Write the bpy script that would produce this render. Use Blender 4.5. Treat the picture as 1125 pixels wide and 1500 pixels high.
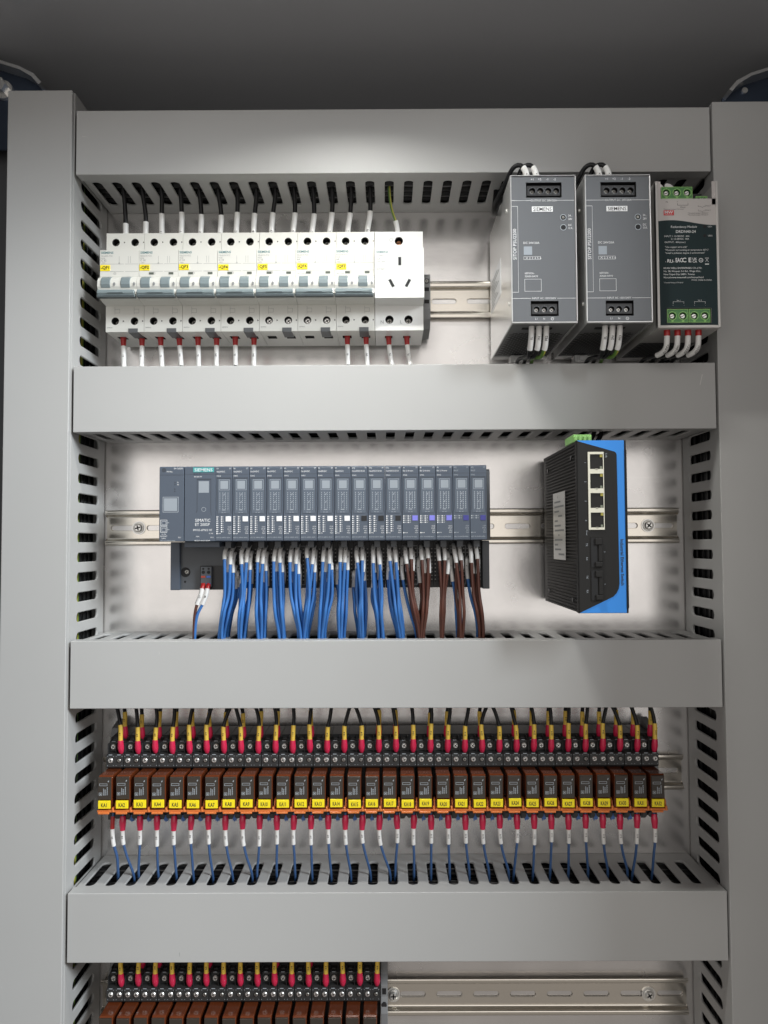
import bpy, bmesh, math, random
from mathutils import Matrix, Vector
random.seed(7)
R = math.radians
SC = bpy.context.scene
COL = SC.collection
for _o in list(bpy.data.objects):
    bpy.data.objects.remove(_o)

# ------------------------------------------------------------------ camera
F_PX = 1130.0
CAM_D = 0.775                       # lens to mounting plate (the plate is y = 0, x right, z up)
cam_data = bpy.data.cameras.new('camera')
cam_data.sensor_fit = 'VERTICAL'
cam_data.sensor_height = 24.0
cam_data.lens = F_PX / 1500.0 * 24.0
cam_data.clip_start = 0.02
cam_data.clip_end = 50
cam = bpy.data.objects.new('camera', cam_data)
COL.objects.link(cam)
cam.matrix_world = (Matrix.Translation((0, -CAM_D, 0)) @ Matrix.Rotation(R(0.2), 4, 'Z')
                    @ Matrix.Rotation(R(90 + 2.315), 4, 'X') @ Matrix.Rotation(R(-0.278), 4, 'Z'))
SC.camera = cam

# ------------------------------------------------------------------ light
world = bpy.data.worlds.new('World')
SC.world = world
world.use_nodes = True
bg = world.node_tree.nodes['Background']
bg.inputs[0].default_value = (1.0, 0.92, 0.85, 1)
bg.inputs[1].default_value = 0.15


def area_lamp(name, loc, aim, sx, sy, power, color, spread=180):
    d = bpy.data.lights.new(name, 'AREA')
    d.shape = 'RECTANGLE'
    d.size, d.size_y = sx, sy
    d.energy = power
    d.color = color
    d.spread = R(spread)
    o = bpy.data.objects.new(name, d)
    COL.objects.link(o)
    o.location = loc
    o.rotation_euler = (Vector(aim) - Vector(loc)).to_track_quat('-Z', 'Y').to_euler()
    return o


# LED fitting under the cabinet roof, just above the top of the picture
area_lamp('cabinet_lamp', (-0.035, -0.275, 0.465), (-0.035, -0.275, -0.2), 0.09, 0.03, 1.25, (1.0, 0.99, 0.94), 132)
# the bright room in front of the open cabinet: a wide area lamp added for the plate's reflections, one added for floor bounce, and cool daylight from front right
area_lamp('room_front_fill', (-0.1, -2.7, 0.30), (0.0, 0, 0.15), 4.2, 2.0, 24, (1.0, 0.965, 0.93))
area_lamp('room_floor_bounce', (0.0, -1.8, -1.25), (0.0, -1.1, 0.4), 3.2, 1.9, 2.0, (1.0, 0.92, 0.84))
area_lamp('room_light_right', (2.0, -1.70, 1.33), (-0.15, 0, 0.05), 1.0, 0.8, 108, (0.90, 0.96, 1.0))

SC.view_settings.view_transform = 'Standard'
SC.view_settings.look = 'None'
SC.view_settings.exposure = 0.08
SC.view_settings.gamma = 1.0
SC.view_settings.use_curve_mapping = False
SC.render.engine = 'CYCLES'
SC.cycles.max_bounces = 8
SC.cycles.use_denoising = True

# ------------------------------------------------------------------ materials
MATS = {}


def mat(name, col, rough=0.5, metal=0.0, var=0.0, vscale=60.0, bump=0.0, bscale=400.0, coat=0.0, spec=0.5,
        rvar=0.0, stretch=None, trans=0.0, sss=0.0):
    m = bpy.data.materials.new(name)
    m.use_nodes = True
    nt = m.node_tree
    b = nt.nodes['Principled BSDF']
    b.inputs['Base Color'].default_value = (*col, 1)
    b.inputs['Roughness'].default_value = rough
    b.inputs['Metallic'].default_value = metal
    b.inputs['Coat Weight'].default_value = coat
    b.inputs['Specular IOR Level'].default_value = spec
    b.inputs['Transmission Weight'].default_value = trans
    if sss:
        b.inputs['Subsurface Weight'].default_value = sss
        b.inputs['Subsurface Radius'].default_value = (0.002, 0.001, 0.0006)
    if var or bump or rvar:
        tc = nt.nodes.new('ShaderNodeNewGeometry')
        mp = nt.nodes.new('ShaderNodeMapping')
        nt.links.new(tc.outputs['Position'], mp.inputs['Vector'])
        if stretch:
            mp.inputs['Scale'].default_value = stretch
    if var:
        n = nt.nodes.new('ShaderNodeTexNoise')
        n.inputs['Scale'].default_value = vscale
        n.inputs['Detail'].default_value = 5
        nt.links.new(mp.outputs[0], n.inputs['Vector'])
        mx = nt.nodes.new('ShaderNodeMix')
        mx.data_type = 'RGBA'
        mx.inputs[6].default_value = (*[c * (1 - var) for c in col], 1)
        mx.inputs[7].default_value = (*[min(1, c * (1 + var)) for c in col], 1)
        nt.links.new(n.outputs['Fac'], mx.inputs[0])
        nt.links.new(mx.outputs[2], b.inputs['Base Color'])
    if rvar:
        n = nt.nodes.new('ShaderNodeTexNoise')
        n.inputs['Scale'].default_value = vscale * 0.6
        n.inputs['Detail'].default_value = 6
        nt.links.new(mp.outputs[0], n.inputs['Vector'])
        mr = nt.nodes.new('ShaderNodeMapRange')
        mr.inputs['To Min'].default_value = max(0.02, rough - rvar)
        mr.inputs['To Max'].default_value = rough + rvar
        nt.links.new(n.outputs['Fac'], mr.inputs['Value'])
        nt.links.new(mr.outputs[0], b.inputs['Roughness'])
    if bump:
        n = nt.nodes.new('ShaderNodeTexNoise')
        n.inputs['Scale'].default_value = bscale
        n.inputs['Detail'].default_value = 4
        nt.links.new(mp.outputs[0], n.inputs['Vector'])
        bp = nt.nodes.new('ShaderNodeBump')
        bp.inputs['Strength'].default_value = bump
        bp.inputs['Distance'].default_value = 0.0005
        nt.links.new(n.outputs['Fac'], bp.inputs['Height'])
        nt.links.new(bp.outputs[0], b.inputs['Normal'])
    MATS[name] = m
    return m


def plate_material():
    """galvanised steel sheet: spangle, grain, a few long scratches"""
    m = mat('galvanised_plate', (0.84, 0.822, 0.812), 0.25, 0.85, var=0.13, vscale=22, bump=0.12, bscale=130, rvar=0.09)
    nt = m.node_tree
    b = nt.nodes['Principled BSDF']
    geo = nt.nodes.new('ShaderNodeNewGeometry')
    src = b.inputs['Base Color'].links[0].from_socket
    for ang, sc, lo in ((35, (9, 1, 330), 0.690), (-62, (7, 1, 300), 0.70)):
        mp = nt.nodes.new('ShaderNodeMapping')
        mp.inputs['Rotation'].default_value = (0, R(ang), 0)
        mp.inputs['Scale'].default_value = sc
        nt.links.new(geo.outputs['Position'], mp.inputs['Vector'])
        n = nt.nodes.new('ShaderNodeTexNoise')
        n.inputs['Scale'].default_value = 1.0
        n.inputs['Detail'].default_value = 1
        nt.links.new(mp.outputs[0], n.inputs['Vector'])
        mr = nt.nodes.new('ShaderNodeMapRange')
        mr.inputs['From Min'].default_value = lo
        mr.inputs['From Max'].default_value = lo + 0.02
        mr.inputs['To Max'].default_value = 0.5
        nt.links.new(n.outputs['Fac'], mr.inputs['Value'])
        mx = nt.nodes.new('ShaderNodeMix')
        mx.data_type = 'RGBA'
        nt.links.new(mr.outputs[0], mx.inputs[0])
        nt.links.new(src, mx.inputs[6])
        mx.inputs[7].default_value = (0.88, 0.87, 0.85, 1)
        src = mx.outputs[2]
    nt.links.new(src, b.inputs['Base Color'])


plate_material()
mat('duct_pvc', (0.445, 0.445, 0.438), 0.42, var=0.045, vscale=9, bump=0.05, bscale=60, rvar=0.12)
mat('scratch_pale', (0.62, 0.61, 0.59), 0.5)
mat('cabinet_paint', (0.72, 0.735, 0.765), 0.34, var=0.03, vscale=9, bump=0.05, bscale=500, coat=0.6)
mat('cabinet_inner_shade', (0.05, 0.051, 0.054), 0.6, var=0.06, vscale=9)  # light grey cabinet darkened: shade behind the plate is put into the colour
mat('bracket_zinc', (0.11, 0.14, 0.20), 0.32, 0.85, var=0.15, vscale=30, rvar=0.08)
mat('rail_steel', (0.80, 0.755, 0.68), 0.20, 0.95, var=0.05, vscale=35, rvar=0.06, stretch=(0.15, 1, 2))
mat('screw_steel', (0.92, 0.91, 0.88), 0.30, 0.75, var=0.08, vscale=300)
mat('screw_dull', (0.46, 0.45, 0.42), 0.35, 0.8, var=0.15, vscale=300)
mat('copper_screw', (0.50, 0.24, 0.13), 0.35, 0.9)
mat('black_void', (0.010, 0.010, 0.011), 0.7)
mat('mcb_white', (0.68, 0.675, 0.63), 0.38, var=0.015, vscale=25, bump=0.03, bscale=1500)
mat('mcb_bright', (0.74, 0.74, 0.72), 0.30)
mat('mcb_grey', (0.205, 0.252, 0.265), 0.36, var=0.03, vscale=80)
mat('mcb_grey_dark', (0.075, 0.095, 0.104), 0.4)
mat('flap_grey', (0.105, 0.110, 0.115), 0.45)
mat('window_dark', (0.10, 0.115, 0.095), 0.3)
mat('label_yellow', (0.95, 0.76, 0.012), 0.42, var=0.03, vscale=120)
mat('print_black', (0.018, 0.018, 0.019), 0.55)
mat('print_grey', (0.24, 0.25, 0.25), 0.55)
mat('print_teal', (0.06, 0.20, 0.22), 0.5)
mat('print_white', (0.80, 0.81, 0.82), 0.5)
mat('print_pale', (0.40, 0.44, 0.48), 0.5)
mat('code_patch', (0.30, 0.335, 0.375), 0.5)
mat('clamp_grey', (0.23, 0.235, 0.24), 0.5, var=0.04, vscale=60)
mat('wire_black', (0.007, 0.007, 0.008), 0.42, spec=0.35)
mat('wire_blue', (0.048, 0.185, 0.51), 0.36, var=0.08, vscale=40)
mat('wire_navy', (0.045, 0.105, 0.25), 0.36, var=0.08, vscale=40)
mat('wire_brown', (0.105, 0.036, 0.024), 0.38, var=0.10, vscale=40)
mat('wire_green', (0.10, 0.20, 0.035), 0.45)
mat('wire_yellow', (0.46, 0.42, 0.06), 0.45)
mat('sleeve_white', (0.84, 0.83, 0.81), 0.42, var=0.02, vscale=200)
mat('sleeve_yellow', (0.80, 0.54, 0.075), 0.42, var=0.05, vscale=200)
mat('ferrule_red', (0.42, 0.022, 0.022), 0.35)
mat('lug_red', (0.66, 0.024, 0.085), 0.26, var=0.1, vscale=120, coat=0.3, sss=0.1)
mat('psu_face', (0.135, 0.142, 0.153), 0.45, 0.1, spec=0.35, var=0.02, vscale=60, bump=0.03, bscale=1800)
mat('psu_metal', (0.80, 0.80, 0.79), 0.30, 0.75, var=0.03, vscale=30, rvar=0.05)
mat('psu_rim', (0.72, 0.72, 0.72), 0.30, 0.6)
mat('psu_mesh', (0.20, 0.20, 0.205), 0.5, 0.3)
mat('black_plastic', (0.022, 0.022, 0.024), 0.4)
mat('mw_white', (0.60, 0.585, 0.565), 0.36, 0.15, var=0.02, vscale=40)
mat('mw_label', (0.56, 0.53, 0.515), 0.48)
mat('mw_teal', (0.018, 0.034, 0.038), 0.6, spec=0.25)
mat('logo_red', (0.62, 0.04, 0.045), 0.45)
mat('terminal_green', (0.075, 0.230, 0.070), 0.38, var=0.06, vscale=80)
mat('terminal_lime', (0.26, 0.52, 0.16), 0.4, var=0.06, vscale=80)
mat('plc_face', (0.076, 0.096, 0.129), 0.40, var=0.025, vscale=50, bump=0.03, bscale=1500)
mat('plc_panel', (0.098, 0.122, 0.158), 0.42)
mat('plc_base', (0.085, 0.093, 0.104), 0.45, var=0.04, vscale=60)
mat('plc_groove', (0.046, 0.056, 0.073), 0.5)
mat('plc_dark', (0.020, 0.020, 0.022), 0.45)
mat('plc_dots', (0.33, 0.32, 0.30), 0.5)
mat('teal_plate', (0.060, 0.36, 0.36), 0.42)
mat('code_white', (0.85, 0.86, 0.87), 0.45)
mat('code_black', (0.012, 0.013, 0.016), 0.45)
mat('code_violet', (0.22, 0.22, 0.72), 0.45)
mat('code_indigo', (0.050, 0.052, 0.26), 0.45)
mat('push_red', (0.42, 0.05, 0.03), 0.45)
mat('push_blue', (0.05, 0.13, 0.46), 0.45)
mat('switch_black', (0.013, 0.0125, 0.012), 0.5, spec=0.22, var=0.05, vscale=60, bump=0.05, bscale=1200)
mat('switch_front', (0.021, 0.020, 0.019), 0.55, spec=0.22)
mat('switch_blue', (0.045, 0.28, 0.80), 0.48, spec=0.3)
mat('port_ivory', (0.76, 0.74, 0.62), 0.35, 0.2)
mat('led_amber', (0.42, 0.36, 0.06), 0.3)
mat('led_grey', (0.22, 0.24, 0.18), 0.3)
mat('silver_sticker', (0.52, 0.52, 0.50), 0.35, 0.5, var=0.35, vscale=900)
mat('relay_socket', (0.029, 0.0295, 0.030), 0.42, var=0.08, vscale=60)
mat('relay_brown', (0.130, 0.031, 0.010), 0.15, var=0.07, vscale=70, coat=0.4)
mat('relay_face', (0.038, 0.029, 0.022), 0.48, var=0.06, vscale=90)
mat('clip_orange', (0.68, 0.19, 0.045), 0.38, var=0.06, vscale=90, sss=0.1)
mat('jumper_blue', (0.05, 0.14, 0.40), 0.4)


# ------------------------------------------------------------------ mesh building
_TXT = {}


def text_geo(s, bold=0.0):
    key = (s, bold)
    if key not in _TXT:
        cu = bpy.data.curves.new('t', 'FONT')
        cu.body = s
        cu.size = 1.0
        cu.resolution_u = 2
        cu.offset = bold
        ob = bpy.data.objects.new('t', cu)
        me = ob.to_mesh()
        v = [(q.co.x, q.co.y) for q in me.vertices]
        f = [tuple(p.vertices) for p in me.polygons]
        ob.to_mesh_clear()
        bpy.data.objects.remove(ob)
        bpy.data.curves.remove(cu)
        xs = [q[0] for q in v] or [0]
        _TXT[key] = (v, f, min(xs), max(xs))
    return _TXT[key]


def circle(r, n=16):
    """hole outline that has a point straight above and straight below its centre"""
    return [(r * math.sin(2 * math.pi * k / n), -r * math.cos(2 * math.pi * k / n)) for k in range(n)]


def stadium(w, l, n=5):
    """rounded slot, w wide in u, l long in v, with points on the u = 0 axis"""
    r = min(w, l) / 2
    cx, cy = w / 2 - r, l / 2 - r
    pts = [(0, -l / 2)]
    for (sx, sy, a0) in ((1, -1, -90), (1, 1, 0)):
        for k in range(n + 1):
            a = R(a0 + 90 * k / n)
            pts.append((sx * cx + r * math.cos(a), sy * cy + r * math.sin(a)))
    pts.append((0, l / 2))
    for (sx, sy, a0) in ((-1, 1, 90), (-1, -1, 180)):
        for k in range(n + 1):
            a = R(a0 + 90 * k / n)
            pts.append((sx * cx + r * math.cos(a), sy * cy + r * math.sin(a)))
    out = []
    for p in pts:
        if not out or math.hypot(p[0] - out[-1][0], p[1] - out[-1][1]) > 1e-7:
            out.append(p)
    if math.hypot(out[0][0] - out[-1][0], out[0][1] - out[-1][1]) < 1e-7:
        out.pop()
    return out


def rect_hole(w, h):
    return [(0, -h / 2), (w / 2, -h / 2), (w / 2, h / 2), (0, h / 2), (-w / 2, h / 2), (-w / 2, -h / 2)]


class MB:
    """collects geometry in (x, d, z): d is the distance out from the mounting plate (world y = -d)"""

    def __init__(self):
        self.v, self.f, self.m, self.s = [], [], [], []

    def add(self, vs, fs, mi=0, smooth=False):
        o = len(self.v)
        self.v += [(x, -d, z) for (x, d, z) in vs]
        for f in fs:
            self.f.append(tuple(i + o for i in f))
            self.m.append(mi)
            self.s.append(smooth)
        return self

    def box(self, x0, x1, d0, d1, z0, z1, mi=0):
        return self.add([(x0, d0, z0), (x1, d0, z0), (x1, d1, z0), (x0, d1, z0), (x0, d0, z1), (x1, d0, z1), (x1, d1, z1), (x0, d1, z1)],
                        [(0, 1, 2, 3), (7, 6, 5, 4), (3, 2, 6, 7), (1, 0, 4, 5), (0, 3, 7, 4), (2, 1, 5, 6)], mi)

    def cbox(self, x0, x1, d0, d1, z0, z1, c=0.0005, mi=0):
        """box whose front (large d) edges are chamfered"""
        e = d1 - c
        vs = []
        for d, k in ((d0, 0), (e, 0), (d1, c)):
            vs += [(x0 + k, d, z0 + k), (x1 - k, d, z0 + k), (x1 - k, d, z1 - k), (x0 + k, d, z1 - k)]
        fs = [(3, 2, 1, 0), (8, 9, 10, 11)]
        for a in (0, 4):
            for k in range(4):
                j = (k + 1) % 4
                fs.append((a + k, a + j, a + 4 + j, a + 4 + k))
        return self.add(vs, fs, mi)

    def face_xz(self, x0, x1, z0, z1, d, mi=0):
        return self.add([(x0, d, z0), (x1, d, z0), (x1, d, z1), (x0, d, z1)], [(0, 1, 2, 3)], mi)

    def frame_xz(self, x0, x1, z0, z1, d, w, mi=0):
        self.face_xz(x0, x1, z0, z0 + w, d, mi).face_xz(x0, x1, z1 - w, z1, d, mi)
        return self.face_xz(x0, x0 + w, z0 + w, z1 - w, d, mi).face_xz(x1 - w, x1, z0 + w, z1 - w, d, mi)

    def prism_x(self, prof, x0, x1, mi=0, skip=()):
        n = len(prof)
        vs = [(x0, d, z) for d, z in prof] + [(x1, d, z) for d, z in prof]
        fs = [tuple(range(n))[::-1], tuple(range(n, 2 * n))]
        for k in range(n):
            if k not in skip:
                j = (k + 1) % n
                fs.append((k, j, n + j, n + k))
        return self.add(vs, fs, mi)

    def prism_y(self, poly, d0, d1, mi=0):
        n = len(poly)
        vs = [(x, d0, z) for x, z in poly] + [(x, d1, z) for x, z in poly]
        fs = [tuple(range(n)), tuple(range(n, 2 * n))[::-1]]
        for k in range(n):
            j = (k + 1) % n
            fs.append((k, n + k, n + j, j))
        return self.add(vs, fs, mi)

    def cyl(self, c, axis, r, h, n=14, mi=0, r2=None, smooth=True, cap=True):
        """cylinder or cone from c along axis ('x','d','z') by h"""
        r2 = r if r2 is None else r2
        vs = []
        for t, rr in ((0, r), (h, r2)):
            for k in range(n):
                a = 2 * math.pi * k / n
                p, q = rr * math.cos(a), rr * math.sin(a)
                vs.append({'x': (c[0] + t, c[1] + p, c[2] + q), 'd': (c[0] + p, c[1] + t, c[2] + q), 'z': (c[0] + p, c[1] + q, c[2] + t)}[axis])
        self.add(vs, [(k, (k + 1) % n, n + (k + 1) % n, n + k) for k in range(n)], mi, smooth)
        if cap:
            self.add(vs[n:], [tuple(range(n))], mi)
            self.add(vs[:n], [tuple(range(n))[::-1]], mi)
        return self

    def ring(self, x, z, d, r0, r1, n=16, mi=0):
        vs = []
        for rr in (r0, r1):
            vs += [(x + rr * math.cos(2 * math.pi * k / n), d, z + rr * math.sin(2 * math.pi * k / n)) for k in range(n)]
        return self.add(vs, [(k, (k + 1) % n, n + (k + 1) % n, n + k) for k in range(n)], mi)

    def screw(self, x, z, d, r, mi=0, slot_mi=1, ang=20, cross=True):
        """flat domed head facing out, with a recessed-looking cross"""
        self.cyl((x, d - r * 0.5, z), 'd', r, r * 0.35, 14, mi)
        self.cyl((x, d - r * 0.15, z), 'd', r, r * 0.3, 14, mi, r2=r * 0.72)
        for a in ((ang, ang + 90) if cross else (ang,)):
            ca, sa = math.cos(R(a)), math.sin(R(a))
            L, W = r * 0.62, r * 0.15
            self.add([(x + ca * i * L - sa * j * W, d + r * 0.16, z + sa * i * L + ca * j * W) for i, j in ((-1, -1), (1, -1), (1, 1), (-1, 1))],
                     [(0, 1, 2, 3)], slot_mi)
        return self

    def holed(self, M, u0, u1, v0, v1, holes, th, ch=0.0, mi=0, back=True, rim=True, wall_mi=None):
        """sheet with holes; M(u, v, w) -> (x, d, z), w = depth into the sheet; holes = [(uc, vc, outline)] sorted by uc"""
        wm = mi if wall_mi is None else wall_mi
        cuts = [u0] + [(a[0] + b[0]) / 2 for a, b in zip(holes, holes[1:])] + [u1]
        for (uc, vc, pts), a, b in zip(holes, cuts, cuts[1:]):
            n = len(pts)
            ex = []
            for k in range(n):
                (ax, ay), (bx, by), (px_, py_) = pts[k - 1], pts[(k + 1) % n], pts[k]
                tx, ty = bx - ax, by - ay
                L = math.hypot(tx, ty) or 1.0
                nx_, ny_ = ty / L, -tx / L
                if nx_ * px_ + ny_ * py_ < 0:
                    nx_, ny_ = -nx_, -ny_
                ex.append((uc + px_ + nx_ * ch if abs(px_) > 1e-7 else uc, vc + py_ + ny_ * ch))
            inn = [(uc + p, vc + q) for p, q in pts]
            lo = min(range(n), key=lambda k: (abs(pts[k][0]) > 1e-7, pts[k][1]))
            hi = min(range(n), key=lambda k: (abs(pts[k][0]) > 1e-7, -pts[k][1]))
            for w, flip in ((0.0, False), (th, True)):
                if flip and not back:
                    continue
                o = ex
                right = [o[(lo + k) % n] for k in range(((hi - lo) % n) + 1)]
                left = [o[(hi + k) % n] for k in range(((lo - hi) % n) + 1)]
                pr = [(uc, v0)] + right + [(uc, v1), (b, v1), (b, v0)]
                pl = [(uc, v1)] + left + [(uc, v0), (a, v0), (a, v1)]
                for poly in (pr, pl):
                    vs = [M(u, v, w) for u, v in poly]
                    ids = tuple(range(len(vs)))
                    self.add(vs, [ids if flip else ids[::-1]], mi)
            rings = [(ex, 0.0), (inn, ch), (inn, th - ch), (ex, th)] if ch else [(inn, 0.0), (inn, th)]
            for (p0, w0), (p1, w1) in zip(rings, rings[1:]):
                vs = [M(u, v, w0) for u, v in p0] + [M(u, v, w1) for u, v in p1]
                self.add(vs, [(k, (k + 1) % n, n + (k + 1) % n, n + k) for k in range(n)], wm)
        if rim:
            c = [(u0, v0), (u1, v0), (u1, v1), (u0, v1)]
            vs = [M(u, v, 0) for u, v in c] + [M(u, v, th) for u, v in c]
            self.add(vs, [(k, (k + 1) % 4, 4 + (k + 1) % 4, 4 + k) for k in range(4)], mi)
        return self

    def text(self, s, x, z, d, h, align='L', rot=0, mi=0, bold=0.0, sx=1.0, M=None):
        """lettering of capital height h whose baseline starts (or is centred) at x, z, facing out"""
        v, f, a, b = text_geo(s, bold)
        if not f:
            return self
        k = h / 0.69
        off = {'L': a, 'C': (a + b) / 2, 'R': b}[align]
        ca, sa = math.cos(R(rot)), math.sin(R(rot))
        vs = []
        for (p, q) in v:
            p, q = (p - off) * k * sx, q * k
            if M:
                vs.append(M(p, q))
            else:
                vs.append((x + ca * p - sa * q, d, z + sa * p + ca * q))
        return self.add(vs, f, mi)

    def tube(self, path, rad, n=8, mi=0, caps=True):
        """path: list of world-like (x, d, z); rad: number or list"""
        P = [Vector(p) for p in path]
        rs = rad if isinstance(rad, (list, tuple)) else [rad] * len(P)
        t0 = (P[1] - P[0]).normalized()
        up = Vector((0, 1, 0)) if abs(t0.y) < 0.9 else Vector((1, 0, 0))
        nrm = (up - t0 * up.dot(t0)).normalized()
        vs = []
        for i, p in enumerate(P):
            t = (P[min(i + 1, len(P) - 1)] - P[max(i - 1, 0)]).normalized()
            nrm = (nrm - t * nrm.dot(t)).normalized()
            bn = t.cross(nrm)
            for k in range(n):
                a = 2 * math.pi * k / n
                q = p + (nrm * math.cos(a) + bn * math.sin(a)) * rs[i]
                vs.append(tuple(q))
        fs = []
        for i in range(len(P) - 1):
            for k in range(n):
                j = (k + 1) % n
                fs.append((i * n + k, i * n + j, (i + 1) * n + j, (i + 1) * n + k))
        self.add(vs, fs, mi, True)
        if caps:
            self.add(vs[:n], [tuple(range(n))], mi)
            self.add(vs[-n:], [tuple(range(n))[::-1]], mi)
        return self

    def mesh(self, name, mats, bevel=0.0, seg=2):
        me = bpy.data.meshes.new(name)
        me.from_pydata(self.v, [], self.f)
        for mn in (mats if isinstance(mats, (list, tuple)) else [mats]):
            me.materials.append(MATS[mn])
        me.polygons.foreach_set('material_index', self.m)
        me.polygons.foreach_set('use_smooth', self.s)
        if bevel:
            bm = bmesh.new()
            bm.from_mesh(me)
            bmesh.ops.remove_doubles(bm, verts=bm.verts, dist=1e-6)
            bmesh.ops.recalc_face_normals(bm, faces=bm.faces)
            es = [e for e in bm.edges if len(e.link_faces) == 2 and e.calc_face_angle(0) > R(35)]
            bmesh.ops.bevel(bm, geom=es, offset=bevel, segments=seg, profile=0.5, affect='EDGES', clamp_overlap=True)
            bm.to_mesh(me)
            bm.free()
        me.update()
        return me

    def build(self, name, mats, parent=None, bevel=0.0, seg=2, loc=None):
        return obj(name, self.mesh(name, mats, bevel, seg), parent, loc)


FINE = {'printing', 'marks', 'light_printing', 'pale_printing', 'dark_printing', 'face_printing', 'terminal_marks', 'vent_slots', 'cooling_fins', 'sticker_text', 'toggle_symbol', 'power_led', 'code_field', 'wire_hole'}


def obj(name, me, parent=None, loc=None):
    o = bpy.data.objects.new(name, me)
    COL.objects.link(o)
    if name in FINE:
        o['kind'] = 'stuff'
    if parent:
        o.parent = parent
    if loc:
        o.location = loc
    return o


def tag(o, label, cat, group=None):
    o['label'] = label
    o['category'] = cat
    if group:
        o['group'] = group
    return o


def thing(name, label, cat, x=0.0, d=0.0, z=0.0, group=None, tilt=0.0):
    o = bpy.data.objects.new(name, None)
    o.empty_display_size = 0.01
    COL.objects.link(o)
    o.location = (x, -d, z)
    o.rotation_euler = (0, tilt, 0)
    return tag(o, label, cat, group)


def structure(o):
    o['kind'] = 'structure'
    return o


ORD = ['first', 'second', 'third', 'fourth', 'fifth', 'sixth', 'seventh', 'eighth', 'ninth', 'tenth', 'eleventh', 'twelfth',
       'thirteenth', 'fourteenth', 'fifteenth', 'sixteenth']


# ------------------------------------------------------------------ cables
def spline(pts, step=0.0022):
    """Catmull-Rom through pts, sampled about every step"""
    P = [Vector(p) for p in pts]
    P = [P[0] * 2 - P[1]] + P + [P[-1] * 2 - P[-2]]
    out = []
    for i in range(1, len(P) - 2):
        a, b, c, d = P[i - 1:i + 3]
        n = max(2, int((c - b).length / step))
        for k in range(n):
            t = k / n
            out.append(0.5 * ((2 * b) + (c - a) * t + (2 * a - 5 * b + 4 * c - d) * t * t + (3 * b - a - 3 * c + d) * t ** 3))
    out.append(P[-2])
    return out


def cut(path, s0, s1):
    """piece of a polyline between two arc lengths"""
    out, s = [], 0.0
    for a, b in zip(path, path[1:]):
        L = (b - a).length
        if L < 1e-9:
            continue
        if s + L >= s0 and s <= s1:
            t0, t1 = max(0, (s0 - s) / L), min(1, (s1 - s) / L)
            if not out:
                out.append(a.lerp(b, t0))
            out.append(a.lerp(b, t1))
        s += L
    return out


def wire(label, group, pts, r, color, pieces=(), mark=None, sides=8, mark_h=0.0017, mark_piece=0, two_tone=None):
    """a wire that starts in its terminal; pieces = [(name, material, s0, s1, radius or [radii])] sit along it"""
    path = spline(pts)
    w = thing('wire', label, 'wire', *path[0], group=group)
    O = path[0]
    path = [p - O for p in path]
    mb = MB().tube(path, r, sides)
    mb.build('insulation', color, w)
    if two_tone:
        # second colour runs as a raised stripe along the insulation
        MB().tube([p + Vector((r * 0.35, r * 0.62, 0)) for p in path], r * 0.55, 6).build('stripe', two_tone, w)
    for k, (nm, mt, s0, s1, rr) in enumerate(pieces):
        seg = cut(path, s0, s1)
        if len(seg) < 2:
            continue
        if isinstance(rr, (list, tuple)):
            n = len(seg)
            acc = [0.0]
            for a, b in zip(seg, seg[1:]):
                acc.append(acc[-1] + (b - a).length)
            rad = []
            for q in acc:
                t = q / max(1e-9, acc[-1]) * (len(rr) - 1)
                i = min(int(t), len(rr) - 2)
                rad.append(rr[i] + (rr[i + 1] - rr[i]) * (t - i))
        else:
            rad = rr
        pc = MB().tube(seg, rad, sides + 2).build(nm, mt, w)
        if mark and k == mark_piece:
            mid = cut(path, (s0 + s1) / 2 - 1e-4, (s0 + s1) / 2 + 1e-4)
            c = mid[0]
            t = (seg[-1] - seg[0])
            t.y = 0
            t.normalize()
            rmax = max(rr) if isinstance(rr, (list, tuple)) else rr
            t3 = (seg[-1] - seg[0]).normalized()
            if t.z < 0:
                t = -t
                t3 = -t3
            nv = Vector((-t.z, 0, t.x))
            outv = t3.cross(nv)
            if outv.y < 0:
                outv = -outv
            MB().text(mark, 0, 0, 0, mark_h, 'C', mi=0, bold=0.01,
                      M=lambda p, q: tuple(c + t3 * p + nv * (q - mark_h / 2) + outv * (rmax + 0.00012))).build('marking', 'print_black', pc)
    return w


# ================================================================== the cabinet
PLATE = -0.008                     # front of the mounting plate on the d axis
mb = MB()
mb.box(-0.352, 0.372, -0.0105, PLATE, -0.62, 0.425)
structure(mb.build('mounting_plate', 'galvanised_plate'))
mb = MB()
mb.box(-0.60, 0.60, -0.135, 0.40, 0.500, 0.504)
structure(mb.build('cabinet_roof', 'cabinet_paint'))
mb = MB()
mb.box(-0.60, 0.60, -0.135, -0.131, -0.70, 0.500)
structure(mb.build('cabinet_back_wall', 'cabinet_inner_shade'))
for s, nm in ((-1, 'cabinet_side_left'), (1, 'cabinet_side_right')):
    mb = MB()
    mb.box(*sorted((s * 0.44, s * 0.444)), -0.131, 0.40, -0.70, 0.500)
    structure(mb.build(nm, 'cabinet_inner_shade'))

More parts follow.
